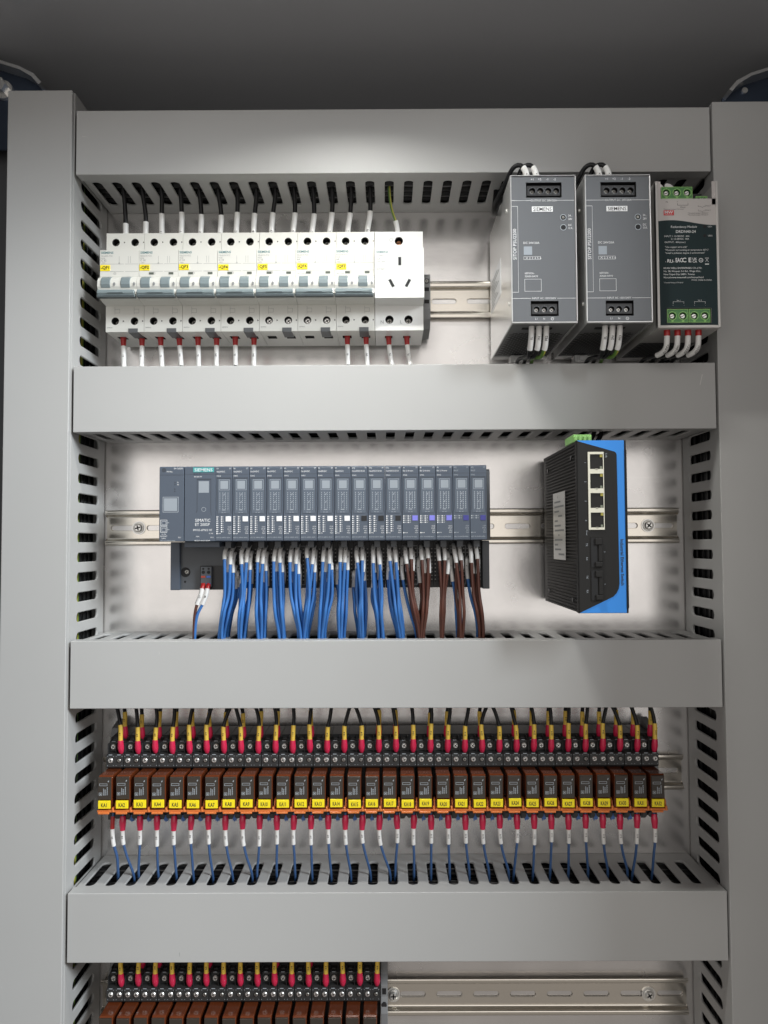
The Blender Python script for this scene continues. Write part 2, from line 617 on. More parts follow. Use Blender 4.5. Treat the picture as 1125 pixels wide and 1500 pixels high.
# corner brackets that carry the mounting plate
for s, x0, z0, lab in ((-1, -0.340, 0.458, 'bluish zinc mounting bracket with bolt above the left cable duct'),
                       (1, 0.340, 0.446, 'bluish zinc mounting bracket above the right cable duct')):
    b = thing('mounting_bracket', lab, 'bracket', x0, 0, z0)
    def sx(p):
        return [(s * a, c) for a, c in p]
    MB().prism_y(sx([(0.12, -0.06), (-0.004, -0.06), (0.0, 0.0), (0.008, 0.009), (0.022, 0.0165), (0.12, 0.048)]), 0.012, 0.0145).build('web', 'bracket_zinc', b)
    MB().prism_y(sx([(0.0, 0.0), (0.008, 0.009), (0.022, 0.0165), (0.12, 0.048), (0.12, 0.0445), (0.0225, 0.0135), (0.010, 0.006), (0.003, -0.002)]), 0.0145, 0.030).build('flange', 'psu_metal', b)
    m2 = MB()
    if s < 0:
        m2.cyl((-0.044, 0.0145, 0.0), 'd', 0.0095, 0.004, 20).cyl((-0.044, 0.0185, 0.0), 'd', 0.0072, 0.010, 6, smooth=False)
    else:
        m2.cyl((0.022, 0.0145, 0.007), 'd', 0.003, 0.002, 12)
    m2.build('bolt', 'screw_steel', b)

# upright of the cabinet frame in the dark gap on the left
fr = thing('frame_upright', 'dark steel upright in the gap beside the left cable duct', 'frame', -0.395, -0.06, 0)
m2 = MB()
m2.box(-0.016, 0.016, 0.050, 0.052, -0.52, 0.42)
m2.box(-0.018, -0.016, 0, 0.052, -0.52, 0.42).box(0.016, 0.018, 0, 0.052, -0.52, 0.42)
m2.build('post', 'flap_grey', fr)

# ================================================================== wiring ducts
X_L, X_R = -0.2843, 0.2988           # horizontal duct covers run between these
SLOT_P, SLOT_W = 0.0185, 0.0086
D0, D1 = 0.0095, 0.0605              # slots reach from here to here, out from the plate
DUCTS = [(0.3696, -0.0011), (0.1321, 0.0007), (-0.1170, -0.0017), (-0.3386, 0.0004)]
H2 = 0.0301
WALL = 0.0024


def slot_list(a, b, phase, half=0.006):
    k0 = math.ceil((a + half - phase) / SLOT_P)
    out = []
    while phase + k0 * SLOT_P < b - half:
        out.append((phase + k0 * SLOT_P, (D0 + D1) / 2, stadium(SLOT_W, D1 - D0)))
        k0 += 1
    return out


DLAB = ['grey slotted wiring duct at the top, above the circuit breakers', 'grey slotted wiring duct between circuit breakers and blue-wired modules',
        'grey slotted wiring duct between blue wire bundles and long relay row', 'grey slotted wiring duct below the long row of 32 relays']
for (zc, tl), lab in zip(DUCTS, DLAB):
    dt = thing('wiring_duct', lab, 'wiring duct', 0, 0, zc, 'horizontal wiring ducts', tilt=-tl)
    z = H2 - 0.0016
    MB().box(X_L + 0.001, X_R - 0.001, PLATE + 0.0006, PLATE + 0.0024, -z, z).build('base', 'duct_pvc', dt)
    sl = slot_list(X_L, X_R, 0.004)
    MB().holed(lambda u, v, w: (u, v, z - w), X_L + 0.001, X_R - 0.001, PLATE + 0.0026, 0.0775, sl, WALL, 0.0007).build('upper_wall', 'duct_pvc', dt)
    MB().holed(lambda u, v, w: (u, v, -z + w), X_L + 0.001, X_R - 0.001, PLATE + 0.0026, 0.0775, sl, WALL, 0.0007).build('lower_wall', 'duct_pvc', dt)
    prof = [(0.0800, H2), (0.0665, H2), (0.0660, H2 - 0.0013), (0.0785, H2 - 0.0013), (0.0785, -H2 + 0.0013), (0.0660, -H2 + 0.0013), (0.0665, -H2), (0.0800, -H2)]
    cv = MB().prism_x(prof, X_L, X_R).build('cover', 'duct_pvc', dt, bevel=0.0009, seg=3)
    for (zq, x, dz, lx, lz, wd) in ((0.1321, 0.2865, 0.0195, -0.0022, -0.0105, 0.0007), (0.3696, -0.2790, 0.0060, 0.0060, -0.0008, 0.0004), (-0.3386, -0.1850, -0.0210, 0.0003, -0.0040, 0.0004), (-0.1170, -0.205, 0.021, 0.0006, -0.003, 0.0003)):
        if abs(zq - zc) < 1e-6:
            MB().add([(x, 0.08005, dz), (x + wd, 0.08005, dz - 0.0004), (x + lx + wd * 0.6, 0.08005, dz + lz), (x + lx, 0.08005, dz + lz * 0.9)], [(0, 1, 2, 3)]).build('scratch', 'scratch_pale' if zq > -0.2 else 'print_grey', cv)

for s, xa, xb, top, lab in ((-1, -0.3466, -0.2862, 0.418, 'upright grey slotted wiring duct on the left side'),
                            (1, 0.3004, 0.3604, 0.403, 'upright grey slotted wiring duct on the right side')):
    dt = thing('wiring_duct', lab, 'wiring duct', 0, 0, 0, 'upright wiring ducts')
    bot = -0.62
    MB().box(xa + 0.002, xb - 0.002, PLATE + 0.0006, PLATE + 0.0024, bot, top).build('base', 'duct_pvc', dt)
    sl = slot_list(bot, top - 0.004, 0.0805)
    sl = [(u, v, p) for u, v, p in sl]
    inner, outer = (xb - 0.0004, xa + 0.0016) if s < 0 else (xa + 0.0004, xb - 0.0016)
    sg = -1 if s < 0 else 1
    # the horizontal ducts butt against the inner wall: its outer face is 1 mm short of them
    MB().holed(lambda u, v, w: (inner + sg * w, v, u), bot, top, PLATE + 0.0026, 0.0775, sl, WALL, 0.0007).build('inner_wall', 'duct_pvc', dt)
    MB().holed(lambda u, v, w: (outer - sg * w, v, u), bot, top, PLATE + 0.0026, 0.0775, sl, WALL, 0.0007).build('outer_wall', 'duct_pvc', dt)
    xa2, xb2 = (xa, xb - 0.0012) if s < 0 else (xa - 0.0004, xb)
    xw = 0.0013
    prof = [(xa2, 0.0660), (xa2, 0.0825), (xb2, 0.0825), (xb2, 0.0660), (xb2 - xw, 0.0655), (xb2 - xw, 0.0810), (xa2 + xw, 0.0810), (xa2 + xw, 0.0655)]
    n = len(prof)
    m2 = MB()
    m2.add([(x, d, bot) for x, d in prof] + [(x, d, top) for x, d in prof],
           [tuple(range(n)), tuple(range(n, 2 * n))[::-1]] + [(k, (k + 1) % n, n + (k + 1) % n, n + k) for k in range(n)])
    m2.build('cover', 'duct_pvc', dt, bevel=0.0009, seg=3)

# the mass of cables that fills each duct and shows dark through its slots
def cable_fill(label, along_z, a, b, c0, c1, x0=0.0, zc=0.0):
    q = random.Random(int(1000 * (a + b + zc + 5)))
    m = MB()
    nx = 6
    for iy in range(7):
        for ix in range(nx):
            u = c0 + (c1 - c0) * (ix + 0.5) / nx + q.uniform(-0.0016, 0.0016)
            d = 0.0000 + iy * 0.0110 + q.uniform(-0.0018, 0.0018)
            r = q.uniform(0.0034, 0.0050)
            n = 12
            pts = []
            for k in range(n + 1):
                t = a + (b - a) * k / n
                w1, w2 = q.uniform(-0.0010, 0.0010), q.uniform(-0.0010, 0.0010)
                pts.append((u + w1, d + w2, t) if along_z else (t, d + w2, zc + u + w1))
            m.tube(pts, r, 6)
    o = m.build('cable_mass', 'wire_black')
    o['kind'] = 'stuff'
    o['label'] = label
    o['category'] = 'cables'


for (zc, tl), nm in zip(DUCTS, ('top', 'second', 'third', 'lowest')):
    cable_fill('black cables packed inside the %s horizontal duct' % nm, False, X_L + 0.004, X_R - 0.004, -0.0245, 0.0245, zc=zc)
cable_fill('black cables packed inside the left upright duct', True, -0.615, 0.405, -0.339, -0.2965)
cable_fill('black cables packed inside the right upright duct', True, -0.615, 0.39, 0.3085, 0.354)

# wires that run inside the left upright duct and show through its slots
for k, (x, d, c, lab) in enumerate([(-0.2985, 0.030, 'wire_green', 'green and yellow earth wire inside the left upright duct'),
                                    (-0.2945, 0.046, 'wire_black', 'black wire running inside the left upright duct')]):
    P = [(x + random.uniform(-.0015, .0015), d + random.uniform(-.003, .003), 0.37 - 0.1 * i) for i in range(10)]
    wire(lab, 'wires inside the left duct', P, 0.0026, c, two_tone='wire_yellow' if c == 'wire_green' else None)
# ================================================================== DIN rails
RAILS = [(0.2474, 0.0380, -0.2835, 0.2975, []), (0.0166, 0.0356, -0.2835, 0.2935, [(-0.2512, 14), (0.2640, 50)]),
         (-0.2282, 0.0345, -0.2835, 0.2930, []), (-0.4456, 0.0354, -0.2835, 0.2935, [(0.0042, 0), (0.2560, 30)])]
RLAB = ['zinc mounting rail behind breakers and power supplies', 'zinc mounting rail behind grey modules and ethernet switch',
        'zinc mounting rail behind the row of 32 relays', 'zinc mounting rail in the lowest row, mostly bare']
for (zc, hh, xa, xb, scr), lab in zip(RAILS, RLAB):
    rl = thing('mounting_rail', lab, 'rail', 0, PLATE, zc, 'mounting rails')
    h, wz = hh / 2, 0.0124
    m2 = MB()
    sl = []
    x = xa + 0.0165
    while x < xb - 0.0135:
        sl.append((x, 0.0, stadium(0.0250, 0.0052)))
        x += 0.0363
    m2.holed(lambda u, v, w: (u, 0.0017 - w, v), xa, xb, -wz + 0.0022, wz - 0.0022, sl, 0.0010, 0.0003)
    for sg in (-1, 1):
        # rolled flank and flange, smooth across its bends
        pr = [(0.0017, wz - 0.0022), (0.0018, wz - 0.0013), (0.0024, wz - 0.0005), (0.0036, wz - 0.0001), (0.0054, wz), (0.0066, wz + 0.0003), (0.0073, wz + 0.0009), (0.0076, wz + 0.0018),
              (0.0076, h - 0.0012), (0.0073, h - 0.0004), (0.0068, h), (0.0064, h - 0.0004), (0.0064, wz + 0.0018)]
        n = len(pr)
        m2.add([(xa, d, sg * z) for d, z in pr] + [(xb, d, sg * z) for d, z in pr], [(k, k + 1, n + k + 1, n + k) for k in range(n - 1)], 0, True)
        m2.add([(xe_, d, sg * z) for xe_ in (xa, xb) for d, z in pr], [tuple(range(n)), tuple(range(n, 2 * n))])
    m2.build('rail_profile', 'rail_steel', rl)
    for (sx_, ang) in scr:
        m3 = MB()
        m3.cyl((sx_, 0.0017, 0), 'd', 0.0068, 0.0012, 20)
        m3.cyl((sx_, 0.0029, 0), 'd', 0.0056, 0.0006, 20, r2=0.0050)
        m3.screw(sx_, 0, 0.0054, 0.0044, 0, 1, ang)
        m3.build('screw', ['screw_steel', 'black_void'], rl)

# ================================================================== row 1: circuit breakers
MCB_W = 0.0363
MCB_X = -0.2644
MCB_Z = 0.2003           # underside
MCB_H = 0.0945
DT, DR, DS = 0.0555, 0.0715, 0.0785
Z_R0, Z_R1 = 0.0258, 0.0722


def mcb_profile():
    p = [(0.0, 0.0), (DT, 0.0), (DT, Z_R0 - 0.001), (DR - 0.004, Z_R0), (DS - 0.001, Z_R0 + 0.003)]
    for k in range(7):
        a = R(-40 + 22 * k)
        p.append((DR + (DS - DR) * max(0.0, math.cos(a)) * 1.02 - 0.0004, 0.0385 + 0.0078 * math.sin(a)))
    p += [(DR, 0.0478), (DR, Z_R1), (DT, Z_R1), (DT, MCB_H), (0.0, MCB_H)]
    return p


_prof = mcb_profile()
_iL = 1                              # lower terminal face: edge 1
_iU = len(_prof) - 3                 # upper terminal face
_iB = 0                              # underside
g = 0.00015
body = MB()
body.prism_x(_prof, g, MCB_W - g, 0, skip=(_iL, _iU, _iB))
cxs = [MCB_W * 0.25, MCB_W * 0.75]
for z0, z1, zc in ((0.0, Z_R0 - 0.001, 0.0103), (Z_R1, MCB_H, 0.0857)):
    hs = [(c, zc, circle(0.0034, 16)) for c in cxs]
    body.holed(lambda u, v, w: (u, DT - w, v), g, MCB_W - g, z0, z1, hs, 0.010, 0.00025, 0, back=False, rim=False, wall_mi=1)
body.holed(lambda u, v, w: (u, v, w), g, MCB_W - g, 0.0, DT, [(c, 0.0335, rect_hole(0.0086, 0.0095)) for c in cxs], 0.012, 0.0, 0, back=False, rim=False, wall_mi=1)
body.box(0.001, MCB_W - 0.001, 0.0105, 0.0440, 0.0125, MCB_H - 0.003, 1)
MCB_BODY = body.mesh('breaker_body', ['mcb_white', 'black_void'])

m2 = MB()
for c in cxs:
    m2.screw(c, 0.0857, 0.0485, 0.0026, 0, 1, 35)
MCB_SCR_U = m2.mesh('terminal_screws', ['screw_dull', 'black_void'])
MCB_SCR = {}
for k, mt in enumerate(('screw_dull', 'screw_steel')):
    for top in (0, 1):
        MCB_SCR[(top, k)] = MB().screw(0, 0, 0.0478 + 0.004 * k, 0.0026 + 0.0004 * k, 0, 1, 35 + 40 * top).mesh('terminal_screw', [mt, 'black_void'])
# toggles: curved grey rocker per pole
prof = [(DS - 0.004, 0.0350)]
for k in range(6):
    a = R(-35 + 25 * k)
    prof.append((DR + (DS - DR + 0.0006) * max(0.05, math.cos(a)), 0.0392 + 0.0074 * math.sin(a)))
prof += [(DR - 0.002, 0.0470)]
MCB_TOG = MB().prism_x(prof, -0.0043, 0.0043).mesh('toggle', 'mcb_grey', bevel=0.0003, seg=1)
m2 = MB()
m2.prism_x([(DS - 0.006, 0.0326), (DS + 0.0012, 0.0326), (DS + 0.0022, 0.0310), (DS + 0.0023, 0.0292), (DS + 0.0006, 0.0272), (DS - 0.006, 0.0270)], 0.0007, MCB_W - 0.0019, 0)
m2.prism_x([(DS - 0.004, 0.0269), (DS + 0.0016, 0.0278), (DS + 0.0010, 0.0258), (DS - 0.004, 0.0256)], 0.0002, MCB_W - 0.0010, 1)
m2.box(0.0100, MCB_W - 0.0110, DS + 0.0010, DS + 0.0027, 0.0288, 0.0300, 1)
MCB_TIE = m2.mesh('tie_bar', ['mcb_grey', 'mcb_grey_dark'], bevel=0.0004, seg=1)
MCB_FLAP = MB().add([(-0.0044, DT + 0.0006, 0.0032), (0.0044, DT + 0.0006, 0.0032), (0.0044, DT + 0.0006, -0.0007), (-0.0044, DT + 0.0006, -0.0007),
                     (0.0046, 0.036, -0.0009), (-0.0046, 0.036, -0.0009), (-0.0044, DT - 0.001, 0.0032), (0.0044, DT - 0.001, 0.0032), (0.0046, 0.036, 0.0006), (-0.0046, 0.036, 0.0006)],
                    [(0, 1, 2, 3), (3, 2, 4, 5), (0, 6, 7, 1), (1, 7, 8, 4, 2), (0, 3, 5, 9, 6), (5, 4, 8, 9)]).mesh('terminal_flap', 'flap_grey')

SPECS = [('SIEMENS', '5SY6 C32', 'C 32', '~400V'), ('SIEMENS', '5SY6210-7CC', 'C 10', '~400V')]
for i in range(7):
    x0 = MCB_X + i * MCB_W
    br = thing('circuit_breaker', 'white two-pole circuit breaker with grey toggles marked -QF%d' % (i + 1), 'circuit breaker', x0, 0, MCB_Z, 'row of circuit breakers')
    obj('body', MCB_BODY, br)
    for p, c in enumerate(cxs):
        obj('terminal_screw', MCB_SCR[(1, 0)], br, (c, 0, 0.0857))
        obj('terminal_screw', MCB_SCR[(0, 1 if i in (4, 5) else 0)], br, (c, 0, 0.0103))
        obj('toggle', MCB_TOG, br, (c - 0.0014, 0, 0))
        if p == 1:
            obj('terminal_flap', MCB_FLAP, br, (c - 0.0012, 0, 0))
    obj('tie_bar', MCB_TIE, br)
    # yellow device tag
    lw, lh = 0.0092 + 0.0004 * (i % 2), 0.0056
    lz = 0.0522 + (0.0004, 0.0006, 0.0009, 0.0004, 0.0006, 0.0009, 0.0005)[i]
    lx = 0.0004 + (0.0, 0.0, 0.0003, 0.0004, 0.0006, 0.0008, 0.0008)[i]
    lab = MB().cbox(lx, lx + lw, DR, DR + 0.0005, lz, lz + lh, 0.0002).build('device_tag', 'label_yellow', br)
    MB().text('-QF%d' % (i + 1), lx + lw / 2, lz + 0.0016, DR + 0.0006, 0.0027, 'C', bold=0.03).build('tag_text', 'print_black', lab)
    t = MB()
    d = DR + 0.0001
    t.text('SIEMENS', 0.0012, 0.0688, d, 0.0020, 'L', bold=0.02, mi=1, sx=1.05)
    t.text('5SL62%s-7CC' % ('32' if i == 0 else '10'), 0.0012, 0.0660, d, 0.0013)
    t.text('MCB', 0.0012, 0.0638, d, 0.0012)
    t.text('C 32' if i == 0 else ('6A' if i > 4 else 'C 10'), 0.0012, 0.0616, d, 0.0017, bold=0.01)
    t.text('~400V', 0.0012, 0.0597, d, 0.0010)
    # thin moulding lines and circuit symbol
    for zz in (0.0590, 0.0520):
        t.face_xz(0.0098 if zz < 0.058 else 0.0004, MCB_W * 0.5 + 0.004, zz, zz + 0.00022, d)
        t.face_xz(MCB_W * 0.5 + 0.0052, MCB_W - 0.0006, zz, zz + 0.00022, d)
    for xx in (0.0178, 0.0262, 0.0282):
        t.face_xz(xx, xx + 0.0002, 0.0600, 0.0665, d)
    t.ring(0.0179, 0.0598, d, 0.0004, 0.0007, 10)
    t.ring(0.0140, 0.0502, d, 0.0010, 0.0012, 14)
    t.text('CCC', 0.0140, 0.0498, d, 0.0008, 'C')
    if i > 4:
        t.text('GB/T 10963.1', 0.0012, 0.0486, d, 0.0010)
    # lower terminal face: clip outlines, arrows
    dd = DT + 0.0001
    for c in cxs:
        t.face_xz(c - 0.0005, c - 0.0003, 0.0166, 0.0238, dd)
        t.frame_xz(c - 0.0005, c + 0.0042, 0.0180, 0.0218, dd, 0.0002)
        t.add([(c + 0.0072, dd, 0.0112), (c + 0.0072, dd, 0.0094), (c + 0.0086, dd, 0.0103)], [(0, 1, 2)], 2)
        t.add([(c + 0.0076, dd, 0.0866), (c + 0.0076, dd, 0.0848), (c + 0.0089, dd, 0.0857)], [(0, 1, 2)], 2)
    t.text('SIEMENS', 0.0012, 0.0036, dd, 0.0010)
    t.build('printing', ['print_grey', 'print_teal', 'print_black'], br)
    w = MB()
    for c in (cxs if i > 0 else ()):
        w.face_xz(c + 0.0002, c + 0.0046, 0.0490, 0.0512, DR + 0.0002)
    if i > 0:
        w.build('indicator_window', 'window_dark', br)
    ic = MB()
    for c in cxs:
        ic.add([(c + 0.0068 + 0.0011 * math.cos(a), DS + 0.0001 + 0.0004 * 0, 0.0380 + 0.0017 * math.sin(a)) for a in [k * math.pi / 6 for k in range(12)]], [tuple(range(12))])
    ic.build('toggle_symbol', 'print_grey', br)

# modular socket outlet
SO_X, SO_W = MCB_X + 7 * MCB_W + 0.0003, 0.0455
so = thing('power_socket', 'white rail-mounted socket outlet with three slots beside breaker -QF7', 'socket', SO_X, 0, MCB_Z)
prof = [(0.0, 0), (DT, 0), (DT, Z_R0 - 0.002), (0.0735, Z_R0 - 0.0004), (0.0735, Z_R1), (DT, Z_R1), (DT, MCB_H), (0.0, MCB_H)]
m2 = MB()
m2.prism_x(prof, 0, SO_W, 0, skip=(0, 1, 5))
m2.holed(lambda u, v, w: (u, DT - w, v), 0, SO_W, 0, Z_R0 - 0.002, [(0.0135, 0.0103, circle(0.0037)), (0.0315, 0.0103, circle(0.0037))], 0.009, 0.00025, 0, back=False, rim=False, wall_mi=1)
m2.holed(lambda u, v, w: (u, DT - w, v), 0, SO_W, Z_R1, MCB_H, [(0.0228, 0.0855, circle(0.0037))], 0.008, 0.00025, 0, back=False, rim=False, wall_mi=1)
m2.holed(lambda u, v, w: (u, v, w), 0, SO_W, 0.0, DT, [(0.0128, 0.032, rect_hole(0.0072, 0.0080)), (0.0304, 0.032, rect_hole(0.0072, 0.0080))], 0.010, 0, 0, back=False, rim=False, wall_mi=1)
m2.box(0.001, SO_W - 0.001, 0.0105, 0.0465, 0.0105, MCB_H - 0.002, 1)
m2.build('body', ['mcb_bright', 'black_void'], so)
for (x, z, mt) in ((0.0135, 0.0103, 'screw_dull'), (0.0315, 0.0103, 'screw_dull'), (0.0228, 0.0855, 'copper_screw')):
    MB().screw(0, 0, 0.0495, 0.0028, 0, 1, 5, cross=(mt != 'copper_screw')).build('terminal_screw', [mt, 'black_void'], so, loc=(x, 0, z))
for (x, z, a) in ((0.0232, 0.0595, 0), (0.0155, 0.0390, 28), (0.0306, 0.0390, -28)):
    ca, sa = math.cos(R(a)), math.sin(R(a))
    q = [(x + ca * i * 0.0011 - sa * j * 0.0036, z + sa * i * 0.0011 + ca * j * 0.0036) for i, j in ((-1, -1), (1, -1), (1, 1), (-1, 1))]
    q2 = [(x + ca * i * 0.0015 - sa * j * 0.0041, z + sa * i * 0.0015 + ca * j * 0.0041) for i, j in ((-1, -1), (1, -1), (1, 1), (-1, 1))]
    m2 = MB()
    m2.add([(p[0], 0.07362, p[1]) for p in q2], [(0, 1, 2, 3)], 1)
    m2.add([(p[0], 0.07370, p[1]) for p in q], [(0, 1, 2, 3)], 0)
    m2.build('socket_slot', ['black_void', 'print_grey'], so)
t = MB()
d = 0.0736
t.text('SIEMENS', 0.0016, 0.0672, d, 0.0019, bold=0.015, mi=1, sx=1.08)
t.text('5TE6804-1CC', 0.0016, 0.0645, d, 0.0013)
t.text('16A', 0.0016, 0.0608, d, 0.0018)
t.text('250V~ 50Hz', 0.0016, 0.0588, d, 0.0011).face_xz(0.0016, 0.0142, 0.0578, 0.0580, d).face_xz(0.0016, 0.0142, 0.0528, 0.0530, d)
t.text('GB/T 2099.1', 0.0016, 0.0512, d, 0.0011)
t.ring(0.0042, 0.0478, d, 0.0018, 0.00205, 16).text('CCC', 0.0042, 0.0473, d, 0.0010, 'C')
t.text('N', 0.0052, 0.0066, DT + 0.0001, 0.0030).text('L', 0.0236, 0.0066, DT + 0.0001, 0.0030)
t.ring(0.0155, 0.0866, DT + 0.0001, 0.0015, 0.0018, 14).face_xz(0.0146, 0.0164, 0.0864, 0.0866, DT + 0.0001)
t.build('printing', ['print_grey', 'print_teal'], so)

# end clamp beside the socket
ec = thing('end_clamp', 'grey plastic end clamp right of the white socket outlet', 'end clamp', SO_X + SO_W + 0.0006, 0, 0.210)
m2 = MB()
m2.prism_x([(0.0, -0.004), (0.030, -0.002), (0.038, 0.006), (0.040, 0.016), (0.040, 0.046), (0.036, 0.0505), (0.0, 0.056)], 0, 0.0072)
m2.build('body', 'clamp_grey', ec, bevel=0.0006)
MB().cyl((0.0036, 0.0385, 0.0425), 'd', 0.0025, 0.0019, 14).build('screw_well', 'black_plastic', ec)
MB().screw(0.0036, 0.0425, 0.0406, 0.0017, 0, 1, 60).build('screw', ['screw_dull', 'black_void'], ec)
for z in (0.0345, 0.0225):
    MB().box(0.0012, 0.0058, 0.039, 0.0402, z - 0.0018, z + 0.0018).build('clip_hole', 'black_void', ec)

# wires of the breakers
def near_slot(x, k=0):
    return 0.004 + (round((x - 0.004) / SLOT_P) + k) * SLOT_P


Z1U = DUCTS[0][0] - H2 + 0.0016      # underside of the top duct
Z2T = DUCTS[1][0] + H2 - 0.0016      # top of the second duct
top_marks = ['L', 'N', '11', '1', '12', '2', 'C', '18', '13', '16', 'C', 'L', 'C', 'N']
for i in range(14):
    xp = MCB_X + (i + 0.5) * MCB_W / 2 + 0.0006
    xs = near_slot(xp, 0)
    if abs(xs - xp) > 0.006:
        xs = xp + math.copysign(0.005, xs - xp)
    jl = random.uniform(-0.0022, 0.0022)
    hi = 0.0265 if i > 1 else 0.018
    P = [(xp, 0.030, 0.276), (xp + jl * .3, 0.030, 0.292), (xp + jl, 0.030, 0.308), (xp * 0.4 + xs * 0.6 + jl, 0.031, 0.324), (xs, 0.036, 0.341), (xs - 0.001, 0.043, 0.356), (xs, 0.046, 0.372)]
    wire('black wire with white marker sleeve entering top %s terminal of breaker -QF%d' % ('left' if i % 2 == 0 else 'right', i // 2 + 1), 'black wires above the breakers', P,
         0.0022, 'wire_black', [('marker_sleeve', 'sleeve_white', 0.010, 0.0215 + hi + random.uniform(-.002, .002), 0.0027)], top_marks[i], mark_h=0.0021)
xp = SO_X + 0.0226
wire('green and yellow earth wire with white sleeve above the socket outlet', None,
     [(xp, 0.030, 0.276), (xp, 0.030, 0.296), (xp - 0.0015, 0.030, 0.312), (xp - 0.0065, 0.034, 0.327), (xp - 0.0085, 0.040, 0.342), (xp - 0.009, 0.044, 0.37)], 0.0013, 'wire_green',
     [('marker_sleeve', 'sleeve_white', 0.010, 0.040, 0.0024)], 'PE1', two_tone='wire_yellow')
bot = [0, 1, 2, 3, 4, 5, 6, 7, 12, 13]
bm_ = ['L1', 'N', '1L', '1N', '2L', '2N', '3L', '3N', '6L', '6N']
for k, i in enumerate(bot):
    xp = MCB_X + (i + 0.5) * MCB_W / 2 + 0.0002
    j = random.uniform(0.0, 0.0025)
    P = [(xp, 0.0335, 0.208), (xp, 0.0335, 0.200), (xp + j * .3, 0.0335, 0.190), (xp + j, 0.035, 0.176), (xp + j + 0.001, 0.037, 0.164), (near_slot(xp), 0.040, 0.150), (near_slot(xp), 0.042, 0.128)]
    wire('black wire with red ferrule and white sleeve below %s pole of breaker -QF%d' % ('left' if i % 2 == 0 else 'right', i // 2 + 1), 'wires below the breakers', P,
         0.0018, 'wire_black', [('marker_sleeve', 'sleeve_white', 0.0155, 0.0365 + random.uniform(-.001, .001), 0.0024), ('ferrule', 'ferrule_red', 0.001, 0.0158, [0.0029, 0.0028, 0.0023])], bm_[k])
for k, x in enumerate((0.0128, 0.0304)):
    xp = SO_X + x
    P = [(xp, 0.032, 0.208), (xp, 0.032, 0.199), (xp + 0.0006, 0.032, 0.190), (xp + 0.002, 0.033, 0.178), (xp + 0.0048, 0.037, 0.165), (xp + 0.006, 0.040, 0.150), (xp + 0.006, 0.042, 0.13)]
    wire('black wire with red ferrule below terminal %s of the socket outlet' % 'NL'[k], 'wires below the socket', P,
         0.0017, 'wire_black', [('marker_sleeve', 'sleeve_white', 0.0150, 0.0370, 0.0023), ('ferrule', 'ferrule_red', 0.001, 0.0155, [0.0029, 0.0028, 0.0023])], '7N' if k == 0 else '7L')

# ================================================================== row 1: power supplies
PS_W, PS_D, PS_Z0, PS_Z1 = 0.0556, 0.130, 0.1850, 0.3122
PS_H = PS_Z1 - PS_Z0


